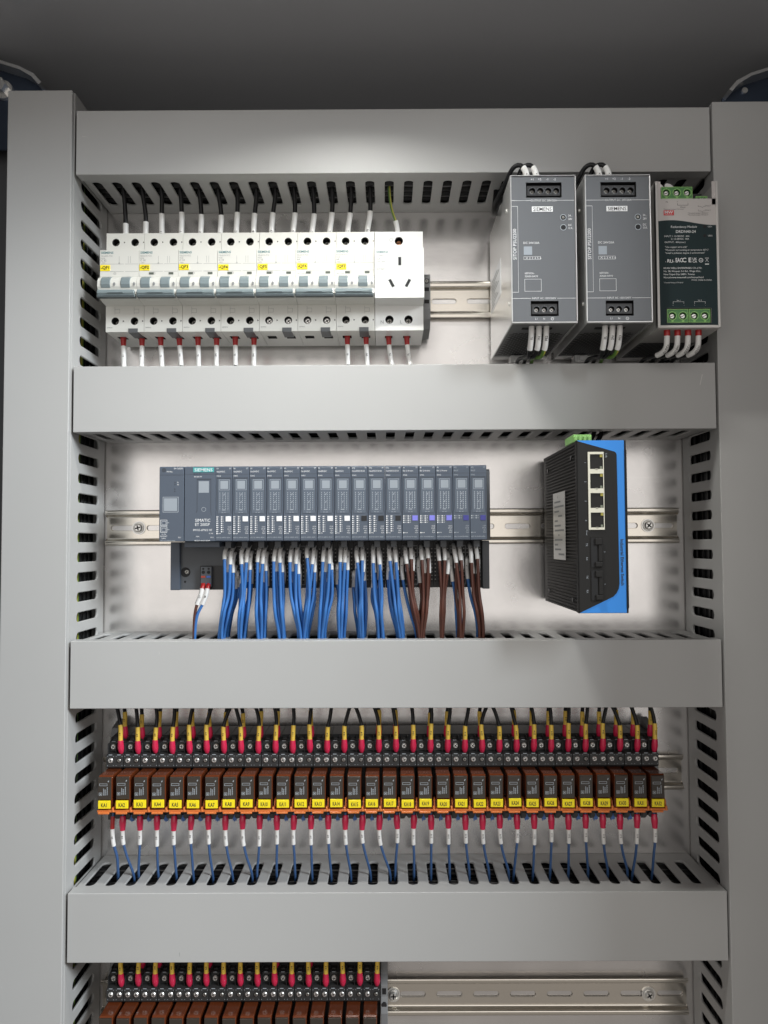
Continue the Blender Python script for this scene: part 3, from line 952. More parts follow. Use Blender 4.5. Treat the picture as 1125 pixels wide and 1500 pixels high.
def psu(x0, label, n):
    ps = thing('power_supply', label, 'power supply', x0, 0, PS_Z0, 'pair of grey power supplies')
    m = MB()
    # sheet-metal case: two sides, top and back
    m.box(0, 0.0012, 0.0005, PS_D - 0.002, 0, PS_H).box(PS_W - 0.0012, PS_W, 0.0005, PS_D - 0.002, 0, PS_H)
    m.box(0.0012, PS_W - 0.0012, 0.0005, 0.0092, 0.0, PS_H)
    m.build('case', 'psu_metal', ps)
    m = MB()
    m.box(0.0012, PS_W - 0.0012, 0.0092, PS_D - 0.003, 0.0012, 0.0024, 0)
    m.build('end_plate', 'psu_mesh', ps)
    MB().box(0.0012, PS_W - 0.0012, 0.0092, PS_D - 0.003, PS_H - 0.0024, PS_H - 0.0012).build('end_plate', 'psu_mesh', ps)
    # slanted vent slots in the underside
    v = MB()
    for r_ in range(20):
        dd = 0.016 + r_ * 0.0040
        for c in range(9):
            xx = 0.0042 + c * 0.0054 + (0.0027 if r_ % 2 else 0)
            if xx + 0.004 > PS_W - 0.003:
                continue
            v.add([(xx, dd, 0.0011), (xx + 0.0042, dd + 0.0008, 0.0011), (xx + 0.0042, dd + 0.0030, 0.0011), (xx, dd + 0.0022, 0.0011)], [(0, 1, 2, 3)])
    v.box(0.012, 0.038, 0.1085, 0.1125, 0.0004, 0.0011)
    v.build('vent_slots', 'black_void', ps)
    # front: grey panel in a bright rim, with two terminal openings
    f = MB()
    fd = PS_D
    ox0, ox1, oz0, oz1 = 0.0135, 0.0437, PS_H - 0.0193, PS_H - 0.0062
    ix0, ix1, iz0, iz1 = 0.0163, 0.0398, 0.0060, 0.0190
    w = 0.0010
    M = lambda u, v_, ww: (u, fd - ww, v_)
    f.holed(M, w, PS_W - w, PS_H - 0.0220, PS_H - w, [((ox0 + ox1) / 2, (oz0 + oz1) / 2, rect_hole(ox1 - ox0, oz1 - oz0))], 0.008, 0, 0, back=False, rim=False, wall_mi=1)
    f.holed(M, w, PS_W - w, w, 0.0215, [((ix0 + ix1) / 2, (iz0 + iz1) / 2, rect_hole(ix1 - ix0, iz1 - iz0))], 0.008, 0, 0, back=False, rim=False, wall_mi=1)
    f.face_xz(w, PS_W - w, 0.0215, PS_H - 0.0220, fd, 0)
    f.build('front_panel', ['psu_face', 'black_plastic'], ps)
    rm = MB()
    rm.box(0, PS_W, PS_D - 0.003, PS_D + 0.0008, 0, w).box(0, PS_W, PS_D - 0.003, PS_D + 0.0008, PS_H - w * 0.7, PS_H)
    rm.box(0, w, PS_D - 0.003, PS_D + 0.0008, w, PS_H - w * 0.7).box(PS_W - w * 0.8, PS_W, PS_D - 0.003, PS_D + 0.0008, w, PS_H - w * 0.7)
    rm.build('front_rim', 'psu_rim', ps, bevel=0.0003, seg=1)
    # terminal blocks inside the openings
    for nm, a, b, z0, z1, cnt, bright in (('output_terminal', ox0, ox1, oz0, oz1, 4, 0), ('input_terminal', ix0, ix1, iz0, iz1, 3, 1)):
        tb = MB()
        pit = (b - a - 0.003) / cnt if cnt == 4 else (b - a - 0.004) / 3
        zc = z0 + (z1 - z0) * (0.50 if cnt == 4 else 0.48)
        hs = [(a + (0.0022 if cnt == 4 else 0.002) + pit * (k + 0.5), zc, circle(pit * 0.40, 14)) for k in range(cnt)]
        tb.holed(lambda u, v_, ww: (u, fd - 0.0015 - ww, v_), a + 0.0008, b - 0.0008, z0 + 0.0022, z1 - 0.0022, hs, 0.005, 0.0003, 0, back=False, rim=True)
        tb.face_xz(a, b, z0, z1, fd - 0.0072, 0)
        for h_ in hs:
            tb.ring(h_[0], h_[1], fd - 0.00145, pit * 0.40, pit * 0.46, 16, 1)
        o = tb.build(nm, ['black_plastic', 'plc_base'], ps)
        for h_ in hs:
            MB().screw(0, 0, fd - 0.0045, pit * 0.30, 0, 1, 40).build('terminal_screw', ['screw_steel' if bright else 'screw_dull', 'black_void'], o, loc=(h_[0], 0, h_[1]))
    # SIEMENS plate
    pl = MB().cbox(0.0182, 0.0360, fd, fd + 0.0003, PS_H - 0.0316, PS_H - 0.0270, 0.0001).build('name_plate', 'code_white', ps)
    MB().text('SIEMENS', 0.0271, PS_H - 0.0308, fd + 0.0004, 0.0030, 'C', bold=0.004, sx=0.98).build('plate_text', 'print_black', pl)
    for z in (PS_H - 0.0366, PS_H - 0.0452):
        a = MB()
        a.cyl((0.0447, fd - 0.004, z), 'd', 0.0023, 0.0042, 18, 0).ring(0.0447, z, fd + 0.0003, 0.0022, 0.0027, 18, 1)
        if z > PS_H - 0.04:
            a.screw(0.0447, z, fd + 0.0003, 0.0012, 2, 0, 10, cross=False)
        a.build('trim_knob', ['black_void', 'print_pale', 'screw_dull'], ps)
    t = MB()
    e = fd + 0.0001
    for k, s_ in enumerate(('+1', '+2', '-1', '-2')):
        t.text(s_, 0.0187 + 0.0064 * k, PS_H - 0.0044, e, 0.0019, 'C')
    t.text('OUTPUT DC 24V/20A', 0.0284, PS_H - 0.0226, e, 0.0017, 'C', sx=0.95)
    t.face_xz(w, 0.0172, PS_H - 0.0219, PS_H - 0.0216, e).face_xz(0.0394, PS_W - w, PS_H - 0.0219, PS_H - 0.0216, e)
    t.face_xz(w, 0.0166, 0.0211, 0.0214, e).face_xz(0.0386, PS_W - w, 0.0211, 0.0214, e)
    t.text('INPUT AC 100V/240V', 0.0276, 0.0205, e, 0.0016, 'C', sx=0.95)
    for k, s_ in enumerate(('L1', 'N')):
        t.text(s_, 0.0208 + 0.0066 * k, 0.0030, e, 0.0016, 'C')
    t.ring(0.0344, 0.0037, e, 0.0010, 0.0013, 14).face_xz(0.0337, 0.0351, 0.0036, 0.0038, e)
    t.text('24...', 0.0490, PS_H - 0.0358, e, 0.0017, sx=0.85).text('28V', 0.0490, PS_H - 0.0388, e, 0.0017, sx=0.85)
    t.text('DC', 0.0490, PS_H - 0.0440, e, 0.0017, sx=0.85).text('O.K.', 0.0490, PS_H - 0.0466, e, 0.0017, sx=0.85)
    t.text('DC 24V/20A', 0.0107, PS_H - 0.0592, e, 0.0018)
    t.text('6EP3336-', 0.0115, 0.0420, e, 0.0015).text('3SA00-0AY0', 0.0115, 0.0394, e, 0.0015)
    t.frame_xz(0.0113, 0.0255, 0.0272, 0.0378, e, 0.00025)
    t.face_xz(0.0060, 0.0062, 0.0264, PS_H - 0.0266, e).face_xz(w, 0.0062, PS_H - 0.0269, PS_H - 0.0266, e).face_xz(w, 0.0062, 0.0264, 0.0267, e)
    t.text('SITOP PSU2200', 0.0047, 0.0545, e, 0.0028, 'L', rot=90)
    t.frame_xz(0.0108, 0.0252, PS_H - 0.0728, PS_H - 0.0700, e, 0.0002)
    t.text('X 2 3 4 5 6', 0.0124, PS_H - 0.0722, e, 0.0016, sx=1.25)
    t.build('printing', 'print_white', ps)
    MB().face_xz(0.0109, 0.0180, PS_H - 0.0686, PS_H - 0.0614, e).build('code_field', 'code_patch', ps)
    # label on the left cheek and rail clip below
    sl = MB()
    sl.box(-0.0003, 0, 0.004 + 0.005, 0.073, 0.0440, 0.0775)
    st = sl.build('side_sticker', 'code_white', ps)
    ln = MB()
    for k in range(9):
        z = 0.0470 + k * 0.0032
        ln.add([(-0.0004, 0.013, z), (-0.0004, 0.013 + 0.02 + 0.035 * ((k * 37) % 10) / 10, z), (-0.0004, 0.013 + 0.02 + 0.035 * ((k * 37) % 10) / 10, z + 0.0009), (-0.0004, 0.013, z + 0.0009)], [(0, 1, 2, 3)])
    ln.build('sticker_text', 'print_grey', st)
    c = MB()
    c.box(0.017, 0.030, 0.004, 0.018, -0.007, 0.0004).box(0.0205, 0.0265, 0.018, 0.021, -0.006, -0.001).box(0.012, 0.017, 0.004, 0.014, -0.0095, -0.007)
    c.build('rail_clip', 'psu_metal', ps, bevel=0.0005, seg=1)
    for z, dd in ((0.105, 0.110), (0.02, 0.118)):
        MB().cyl((-0.0008, dd, z), 'x', 0.0018, 0.0009, 12).build('case_screw', 'screw_steel', ps)
    return ps


PSX = [0.1064, 0.1697]
psu(PSX[0], 'grey metal power supply nearer the breakers, left of the pair', 0)
psu(PSX[1], 'grey metal power supply in the middle, beside the dark teal module', 1)
for n, x0 in enumerate(PSX):
    for k in range(2):
        xs = x0 + 0.0187 + 0.0064 * k - 0.003 + (0.002 if k else 0)
        xd = x0 - 0.0125 + 0.010 * k
        P = [(xs + 0.0030, 0.113, 0.303), (xs + 0.0026, 0.1125, 0.314), (xs + 0.0008, 0.112, 0.3245), (xs - 0.0034, 0.111, 0.3305), (xs - 0.0095, 0.108, 0.3292), (xs - 0.0150, 0.099, 0.3200),
             (x0 - 0.0060 + 0.003 * k, 0.082, 0.3090), (x0 - 0.0052 + 0.002 * k, 0.062, 0.3080), (x0 - 0.002 + 0.003 * k, 0.046, 0.320), (x0 + 0.001 + 0.003 * k, 0.040, 0.345), (x0 + 0.001, 0.040, 0.365)]
        wire('black wire looping over %s power supply, sleeve %s of two' % (('left', 'right')[n], ('left', 'right')[k]), 'black loops above the power supplies', P, 0.0020, 'wire_black',
             [('marker_sleeve', 'sleeve_white', 0.006, 0.0260, 0.0026)], 'DC+', mark_h=0.0019)
    for k in range(3):
        xs = x0 + 0.0208 + 0.0064 * k - 0.0014
        P = [(xs, 0.116, 0.1905), (xs, 0.1158, 0.184), (xs - 0.0002, 0.1145, 0.1770), (xs - 0.0006, 0.1105, 0.1685), (xs + (-.001, -.003, -.003)[k], 0.104, 0.1625), (xs + (-.003, -.007, -.009)[k], 0.094, 0.1645),
             (xs - 0.006, 0.079, 0.1650), (xs - 0.005, 0.060, 0.158), (xs - 0.005, 0.054, 0.135)]
        wire('%s wire with white sleeve below %s power supply, terminal %s' % (('black', 'black', 'green and yellow')[k], ('left', 'right')[n], ('L1', 'N', 'earth')[k]), 'wires below the power supplies', P,
             0.0018, ('wire_black', 'wire_black', 'wire_green')[k], [('marker_sleeve', 'sleeve_white', 0.004, 0.0245, 0.0024)], ('1L', '1N', 'PE2')[k] if n == 0 else ('2L', '2N', 'PE3')[k],
             two_tone='wire_yellow' if k == 2 else None, mark_h=0.0020)

# ================================================================== redundancy module
RM_X, RM_W, RM_D, RM_Z0, RM_H = 0.2330, 0.0540, 0.120, 0.1832, 0.1277
rm = thing('redundancy_module', 'white module with dark teal printed front and green screw terminals', 'module', RM_X, 0, RM_Z0)
m = MB()
m.box(0, 0.0012, 0.0005, RM_D, 0, RM_H).box(RM_W - 0.0012, RM_W, 0.0005, RM_D, 0, RM_H).box(0.0012, RM_W - 0.0012, 0.070, RM_D, 0.0, 0.0012)
m.box(0.0012, RM_W - 0.0012, 0.0005, 0.010, 0, RM_H)
m.build('case', 'mw_white', rm)
MB().box(0.0012, RM_W - 0.0012, 0.010, 0.0695, 0.0006, 0.0018).build('end_plate', 'psu_mesh', rm)
v = MB()
for r_ in range(15):
    for c in range(9):
        xx = 0.004 + c * 0.0052 + (0.0026 if r_ % 2 else 0)
        if xx < RM_W - 0.006:
            v.add([(xx, 0.014 + r_ * 0.0037, 0.0005), (xx + 0.004, 0.0145 + r_ * 0.0037, 0.0005), (xx + 0.004, 0.0165 + r_ * 0.0037, 0.0005), (xx, 0.016 + r_ * 0.0037, 0.0005)], [(0, 1, 2, 3)])
v.build('vent_slots', 'black_void', rm)
f = MB()
w = 0.0021
fd = RM_D
M = lambda u, v_, ww: (u, fd - ww, v_)
Zw = RM_H - 0.0350
f.face_xz(w, RM_W - w, Zw - 0.0010, RM_H - 0.0152, fd, 0)
f.face_xz(w, RM_W - w, 0.0240, Zw - 0.0010, fd, 0)
f.holed(M, w, RM_W - w, w, 0.0240, [(0.0271, 0.0105, rect_hole(0.0382, 0.0128))], 0.012, 0, 0, back=False, rim=False, wall_mi=1)
f.face_xz(w, 0.0048, RM_H - 0.0152, RM_H, fd, 0).face_xz(RM_W - 0.0052, RM_W - w, RM_H - 0.0205, RM_H, fd, 0)
f.add([(0.0048, fd, RM_H - 0.0152), (0.0320, fd, RM_H - 0.0152), (0.0320, fd - 0.03, RM_H - 0.0152), (0.0048, fd - 0.03, RM_H - 0.0152)], [(0, 1, 2, 3)], 1)
f.build('front_panel', ['mw_label', 'black_plastic'], rm)
MB().box(0.0044, RM_W - 0.0048, 0.075, fd - 0.022, RM_H - 0.022, RM_H - 0.001).build('terminal_bay', 'black_plastic', rm)
# teal lower field with its wavy upper edge
pts = [(w + 0.0001, 0.0246)] + [(RM_W - w - 0.0001, 0.0246)]
for k in range(25):
    t_ = k / 24
    x = RM_W - w - 0.0001 - t_ * (RM_W - 2 * w - 0.0002)
    pts.append((x, RM_H - 0.0362 + 0.0022 * math.cos((1 - t_ - 0.22) * math.pi * 1.32)))
m = MB()
m.add([(p[0], fd + 0.00012, p[1]) for p in pts], [tuple(range(len(pts)))])
m.face_xz(w + 0.0001, 0.0079, w + 0.0002, 0.0246, fd + 0.00012).face_xz(0.0463, RM_W - w - 0.0001, w + 0.0002, 0.0246, fd + 0.00012)
m.face_xz(0.0079, 0.0463, 0.0170, 0.0246, fd + 0.00012).face_xz(0.0079, 0.0463, w + 0.0002, 0.0040, fd + 0.00012)
m.build('teal_field', 'mw_teal', rm)
r2_ = MB()
r2_.box(0, w, fd - 0.004, fd + 0.0010, 0, RM_H).box(RM_W - w, RM_W, fd - 0.004, fd + 0.0010, 0, RM_H).box(w, RM_W - w, fd - 0.004, fd + 0.0010, 0, w)
r2_.build('front_rim', 'mw_white', rm, bevel=0.0006)
lp = MB().cbox(0.0070, 0.0158, fd + 0.0001, fd + 0.0003, RM_H - 0.0298, RM_H - 0.0254, 0.0001).build('logo_plate', 'logo_red', rm)
MB().text('MW', 0.0114, RM_H - 0.0284, fd + 0.0004, 0.0024, 'C', bold=0.02, sx=1.15).text('MEAN WELL', 0.0114, RM_H - 0.0294, fd + 0.0004, 0.0007, 'C', sx=1.2).build('logo_text', 'print_white', lp)


def green_block(nm, x0, x1, z0, z1, n, mt, r, d_, shiny):
    b = MB()
    hs = [(x0 + (x1 - x0) * (k + 0.5) / n, (z0 + z1) / 2, circle(r, 16)) for k in range(n)]
    b.holed(lambda u, v_, ww: (u, d_ - ww, v_), x0, x1, z0, z1, hs, 0.006, 0.0004, 0, back=False, rim=True)
    for h_ in hs:
        b.ring(h_[0], h_[1], d_ + 0.0002, r, r * 1.22, 18, 1)
        b.box(h_[0] - r * 0.3, h_[0] + r * 0.3, d_ - 0.001, d_ + 0.0003, z0 + 0.0003, h_[1] - r * 1.1, 1)
    b.frame_xz(x0, x1, z0, z1, d_ + 0.0002, 0.0005, 1)
    b.face_xz(x0, x1, z0, z1, d_ - 0.0058, 2)
    o = b.build(nm, [mt, 'terminal_lime' if mt == 'terminal_green' else mt, 'black_plastic'], rm)
    for h_ in hs:
        MB().screw(0, 0, d_ - 0.001, r * 0.72, 0, 1, 15 + 200 * h_[0], cross=False).build('terminal_screw', ['screw_steel', 'black_void'], o, loc=(h_[0], 0, h_[1]))
    return o


green_block('output_terminal', 0.0056, 0.0325, RM_H - 0.0148, RM_H - 0.0045, 3, 'terminal_green', 0.0031, fd - 0.0008, 1)
green_block('relay_terminal', 0.0352, 0.0452, RM_H - 0.0182, RM_H - 0.0128, 2, 'terminal_green', 0.0016, fd - 0.0008, 1)
green_block('input_terminal', 0.0084, 0.0266, 0.0046, 0.0162, 2, 'terminal_green', 0.0032, fd - 0.0004, 1)
green_block('input_terminal', 0.0272, 0.0454, 0.0046, 0.0162, 2, 'terminal_green', 0.0032, fd - 0.0004, 1)
t = MB()
e = fd + 0.0001
t.text('PG', 0.0100, RM_H - 0.0186, e, 0.0011, 'C', bold=0.01).text('+', 0.0190, RM_H - 0.0186, e, 0.0014, 'C').text('-', 0.0280, RM_H - 0.0186, e, 0.0014, 'C')
t.face_xz(0.0190, 0.0193, RM_H - 0.0208, RM_H - 0.0192, e).face_xz(0.0280, 0.0283, RM_H - 0.0208, RM_H - 0.0192, e).face_xz(0.0190, 0.0283, RM_H - 0.0211, RM_H - 0.0208, e)
t.text('Vout', 0.0236, RM_H - 0.0234, e, 0.0016, 'C')
t.text('"Terminal torque 17.9 Lb-in"', 0.0070, RM_H - 0.0249, e, 0.0010, sx=1.05)
for z in (RM_H - 0.0222, RM_H - 0.0260):
    t.face_xz(0.0368, 0.0370, z, z + 0.0013, e).face_xz(0.0368, 0.0388, z - 0.0002, z, e).face_xz(0.0408, 0.0430, z - 0.0002, z, e).face_xz(0.0428, 0.0430, z, z + 0.0013, e)
    t.add([(0.0388, e, z), (0.0410, e, z - 0.0012), (0.0411, e, z - 0.0010), (0.0389, e, z + 0.0002)], [(0, 1, 2, 3)])
    t.text('Relay %s' % ('1' if z > RM_H - 0.024 else '2'), 0.0436, z + 0.0002, e, 0.0009, sx=1.1)
t.text('"Terminal torque 3.54 Lb-in"', 0.0278, RM_H - 0.0284, e, 0.0010, sx=1.05).text('"Terminal torque 4.43 Lb-in"', 0.0278, RM_H - 0.0300, e, 0.0010, sx=1.05)
t.build('dark_printing', 'print_black', rm)
t = MB()
e = fd + 0.00025
t.text('Redundancy Module', 0.0130, RM_H - 0.0408, e, 0.0019)
t.text('DRDN40-24', 0.0172, RM_H - 0.0452, e, 0.0023, bold=0.008)
t.text('INPUT 1: 13-28VDC  40A', 0.0072, RM_H - 0.0488, e, 0.0014).text('2: 13-28VDC  40A', 0.0130, RM_H - 0.0512, e, 0.0014)
t.text('OUTPUT:  40A(max.)', 0.0072, RM_H - 0.0540, e, 0.0014)
t.text('"Use copper wire only"', 0.0076, RM_H - 0.0582, e, 0.0014)
t.text('"Maximum surrounding air temperature: 60°C"', 0.0076, RM_H - 0.0608, e, 0.0014, sx=0.97)
t.text('"Install a pollution degree 2 environment"', 0.0076, RM_H - 0.0634, e, 0.0014)
zz = RM_H - 0.0708
t.text('RU', 0.0092, zz, e, 0.0027, bold=0.02, rot=-6).text('c', 0.0076, zz, e, 0.0013).text('us', 0.0138, zz, e, 0.0013)
t.text('EAC', 0.0165, zz, e, 0.0036, sx=0.62, bold=0.02)
t.text('C E', 0.0220, zz, e, 0.0038, bold=0.02, sx=1.0)
t.text('UK', 0.0310, zz + 0.0019, e, 0.0019, bold=0.02).text('CA', 0.0310, zz - 0.0004, e, 0.0019, bold=0.02)
t.ring(0.0382, zz + 0.0016, e, 0.0014, 0.0019, 18).text('10', 0.0382, zz + 0.0010, e, 0.0011, 'C', bold=0.02)
for a, b in (((0.0418, zz + 0.0036), (0.0446, zz)), ((0.0446, zz + 0.0036), (0.0418, zz))):
    t.add([(a[0], e, a[1]), (a[0] + 0.0003, e, a[1]), (b[0] + 0.0003, e, b[1]), (b[0], e, b[1])], [(0, 1, 2, 3)])
t.face_xz(0.0418, 0.0449, zz + 0.0034, zz + 0.0037, e).face_xz(0.0416, 0.0450, zz - 0.0022, zz - 0.0014, e)
zz = RM_H - 0.0766
for k, s_ in enumerate(('MEAN WELL ENTERPRISES CO.,LTD.', 'No. 28, Wuquan 3rd Rd., Wugu Dist.,', 'New Taipei City 24891, Taiwan', 'Manual:www.meanwell.com/manual.html')):
    t.text(s_, 0.0060, zz - 0.0027 * k, e, 0.0014, bold=0.006, sx=1.03)
t.text('WW02  MADE IN CHINA', 0.0296, zz - 0.0104, e, 0.0011)
t.text('"Terminal torque 17.9 Lb-in"', 0.0060, zz - 0.0124, e, 0.0010)
for x, s_ in ((0.0135, 'Vin 1'), (0.0318, 'Vin 2')):
    t.face_xz(x, x + 0.0002, 0.0206, 0.0224, e).face_xz(x + 0.0092, x + 0.0094, 0.0206, 0.0224, e).face_xz(x, x + 0.0094, 0.0224, 0.0226, e)
    t.text(s_, x + 0.0047, 0.0231, e, 0.0011, 'C').text('+', x, 0.0188, e, 0.0011, 'C').text('-', x + 0.0094, 0.0188, e, 0.0011, 'C')
t.text('LED1', 0.0448, RM_H - 0.0404, e, 0.0012).text('LED2', 0.0448, RM_H - 0.0484, e, 0.0012)
t.build('light_printing', 'print_white', rm)
for z in (RM_H - 0.0398, RM_H - 0.0478):
    MB().cyl((0.0420, fd - 0.001, z), 'd', 0.0014, 0.0013, 14).build('indicator_lamp', 'black_void', rm)
for k in range(4):
    xs = RM_X + 0.0120 + 0.0091 * k - 0.0012
    P = [(xs, 0.112, 0.190), (xs, 0.112, 0.182), (xs, 0.1115, 0.176), (xs - 0.0006, 0.1100, 0.168), (xs - 0.0035, 0.1035, 0.1585 + 0.006), (xs - 0.0075, 0.092, 0.1648), (xs - 0.010, 0.078, 0.1650), (xs - 0.011, 0.060, 0.157), (xs - 0.011, 0.054, 0.135)]
    wire('curved white sleeved wire with red ferrule under teal module, %s from left' % ORD[k], 'wires below the teal module', P, 0.0018, 'wire_black',
         [('marker_sleeve', 'sleeve_white', 0.0112, 0.034, 0.0024), ('ferrule', 'ferrule_red', 0.001, 0.0116, 0.0027)], ('-G1:DC+', '-G1:DC-', '-G2:DC+', '-G2:DC-')[k], mark_h=0.0018)
for k in range(2):
    xs = RM_X + 0.0128 + 0.0088 * k
    P = [(xs + 0.004, 0.098, 0.300), (xs + 0.003, 0.098, 0.309), (xs + 0.0012, 0.097, 0.3150), (xs - 0.002, 0.094, 0.3188), (xs - 0.006, 0.086, 0.3190), (xs - 0.009, 0.072, 0.318), (xs - 0.010, 0.055, 0.330), (xs - 0.010, 0.046, 0.352)]
    wire('short white sleeved wire bending over top of teal module, %s of two' % ('left', 'right')[k], 'wires above the teal module', P, 0.0018, 'wire_black', [('marker_sleeve', 'sleeve_white', 0.006, 0.0215, 0.0026)], 'DC', mark_h=0.0019)
P = [(0.222, 0.02, 0.172), (0.238, 0.03, 0.170), (0.252, 0.03, 0.1695), (0.268, 0.028, 0.172), (0.276, 0.022, 0.178), (0.272, 0.018, 0.184)]
wire('thick black cable lying under the teal module on the duct', None, P, 0.0032, 'wire_black')

# ================================================================== row 2: grey remote I/O station
IO_D = 0.088
PZ0, PZ1 = 0.0024, 0.0694
PH = PZ1 - PZ0
BASE_Z0 = -0.0431
MX0, MP = -0.1526, 0.01513

im = thing('interface_module', 'wide grey interface module with teal name plate at left end of rack', 'module', -0.2030, 0, 0)
IW0, IW1 = 0.0222, 0.0504
m = MB()
m.prism_x([(0.0, PZ0), (IO_D, PZ0), (IO_D, PZ1 - 0.001), (IO_D - 0.001, PZ1), (0.0, PZ1)], 0, IW0 - 0.0003)
m.build('bus_adapter', 'plc_face', im, bevel=0.0004, seg=1)
m = MB()
m.prism_x([(0.0, PZ0), (IO_D, PZ0), (IO_D, PZ1 - 0.001), (IO_D - 0.001, PZ1), (0.0, PZ1)], IW0 + 0.0002, IW1)
m.build('housing', 'plc_face', im, bevel=0.0004, seg=1)
m = MB()
m.box(-0.0003, 0.0085, 0.0, 0.050, BASE_Z0, PZ0 - 0.0004)
m.build('base_flank', 'plc_face', im, bevel=0.0005, seg=1)
m = MB()
m.box(0.0085, 0.0507, 0.0, 0.0455, BASE_Z0, PZ0 - 0.0004)
m.build('base', 'plc_base', im)
MB().box(0.0200, 0.0520, 0.0455, IO_D - 0.010, PZ0 - 0.0052, PZ0 - 0.0003).build('release_bar', 'plc_face', im, bevel=0.0004, seg=1)
m = MB().cyl((0.0128, 0.0445, -0.0265), 'd', 0.0046, 0.0012, 20)
sh = m.build('screw_well', 'black_void', im)
MB().screw(0.0140, -0.0262, 0.0462, 0.0021, 0, 1, 20).build('screw', ['screw_dull', 'black_void'], sh)
MB().cyl((0.0124, 0.0445, -0.0355), 'd', 0.0011, 0.0011, 12).build('test_hole', 'black_void', im)
m = MB()
m.box(0.0270, 0.0507, 0.0455, 0.0470, BASE_Z0 + 0.0005, -0.0205)
m.build('supply_recess', 'plc_dark', im)
m = MB()
m.box(0.0286, 0.0388, 0.0470, 0.0520, -0.0398, -0.0212)
sup = m.build('supply_terminal', 'plc_base', im, bevel=0.0003, seg=1)
for k, mt in enumerate(('push_red', 'push_blue')):
    x = 0.0288 + 0.0050 * k
    for z in (-0.0315, -0.0382):
        MB().box(x + 0.0004, x + 0.0042, 0.0518, 0.0526, z, z + 0.0018).build('terminal_mark', mt, sup)
    q = MB()
    for z, r_ in ((-0.0232, 0.0010), (-0.0264, 0.0016)):
        q.cyl((x + 0.0023, 0.0515, z), 'd', r_, 0.0007, 12)
    q.build('wire_hole', 'black_void', sup)
# face details
dk, wh, pa = MB(), MB(), MB()
e = IO_D + 0.00008
zt = PZ1
dk.face_xz(0.0, IW0 - 0.0004, zt - 0.0078, zt - 0.0074, e).face_xz(IW0 + 0.0003, IW1, zt - 0.0072, zt - 0.0069, e)
for x, z in ((0.0140, zt - 0.0143), (0.0140, zt - 0.0162), (0.0138, zt - 0.0202), (0.0138, zt - 0.0222)):
    dk.face_xz(x - 0.0006, x + 0.0006, z - 0.0005, z + 0.0005, e)
dk.add([(0.0040 + 0.0020 * math.cos(k * math.pi / 8), e, zt - 0.0032 + 0.0020 * math.sin(k * math.pi / 8)) for k in range(16)], [tuple(range(16))])
for k in range(3):
    dk.face_xz(0.0310 + 0.0023 * k, 0.0319 + 0.0023 * k, zt - 0.0074, zt - 0.0063, e)
dk.face_xz(0.0334, 0.0464, zt - 0.0122, zt - 0.0110, e)
dk.face_xz(0.0336, 0.0341, zt - 0.0400, zt - 0.0122, e).face_xz(0.0458, 0.0463, zt - 0.0400, zt - 0.0122, e)
dk.add([(0.0330, e, zt - 0.0418), (0.0341, e, zt - 0.0400), (0.0336, e, zt - 0.0395), (0.0329, e, zt - 0.0410)], [(0, 1, 2, 3)])
dk.add([(0.0463, e, zt - 0.0400), (0.0468, e, zt - 0.0440), (0.0465, e, zt - 0.0440), (0.0458, e, zt - 0.0400)], [(0, 1, 2, 3)])
dk.face_xz(0.0311, 0.0318, zt - 0.0628, zt - 0.0621, e)
dk.build('marks', 'plc_groove', im)
wh.text('BA 2xRJ45', 0.0210, zt - 0.0024, e, 0.0013, 'R').text('PN Bus', 0.0066, zt - 0.0052, e, 0.0012)
wh.text('P1', 0.0160, zt - 0.0149, e, 0.0011).text('P2', 0.0160, zt - 0.0168, e, 0.0011)
wh.text('SIMATIC', 0.0322, zt - 0.0496, e, 0.0027, sx=0.95).text('ET 200SP', 0.0322, zt - 0.0532, e, 0.0025, sx=0.95)
wh.text('IM155-6PN/2 HF', 0.0305, zt - 0.0578, e, 0.0018, sx=0.95)
wh.text('RN ER MT', 0.0312, zt - 0.0098, e, 0.0011).text('PWR', 0.0330, zt - 0.0632, e, 0.0010).text('X1 X2', 0.0482, zt - 0.0605, e, 0.0010, 'R').text('V4.2', 0.0486, zt - 0.0640, e, 0.0011, 'R')
wh.text('6ES7155-6AU01-0CN0', 0.0318, zt - 0.0668, e, 0.0010)
for z in (zt - 0.0530, zt - 0.0590):
    wh.frame_xz(0.0012, 0.0072, z, z + 0.0053, e, 0.0003).frame_xz(0.0024, 0.0062, z + 0.0010, z + 0.0040, e, 0.0002)
wh.text('P1', 0.0078, zt - 0.0508, e, 0.0009).text('P2', 0.0078, zt - 0.0568, e, 0.0009)
wh.text('X1 PN', 0.0042, zt - 0.0610, e, 0.0010, 'C').text('PROFINET', 0.0042, zt - 0.0628, e, 0.0010, 'C').text('(LAN)', 0.0042, zt - 0.0646, e, 0.0010, 'C').text('FS 1', 0.0184, zt - 0.0640, e, 0.0011, 'C')
wh.build('light_printing', 'print_white', im)
pa.text('6ES7193-6AR00-0AA0', 0.0012, zt - 0.0667, e, 0.0010)
pa.frame_xz(0.0032, 0.0172, zt - 0.0410, zt - 0.0272, e, 0.0004)
pa.ring(0.0398, zt - 0.0385, e, 0.0017, 0.0020, 18)
pa.build('pale_printing', 'print_pale', im)
q = MB()
q.face_xz(0.0042, 0.0160, zt - 0.0398, zt - 0.0284, e).face_xz(0.0352, 0.0444, zt - 0.0236, zt - 0.0132, e)
q.build('code_field', 'code_patch', im)
npl = MB().cbox(0.0302, 0.0488, IO_D, IO_D + 0.0003, zt - 0.0053, zt - 0.0010, 0.0001).build('name_plate', 'teal_plate', im)
MB().text('SIEMENS', 0.0395, zt - 0.0045, IO_D + 0.0004, 0.0027, 'C', bold=0.004, sx=1.12).build('plate_text', 'print_white', npl)

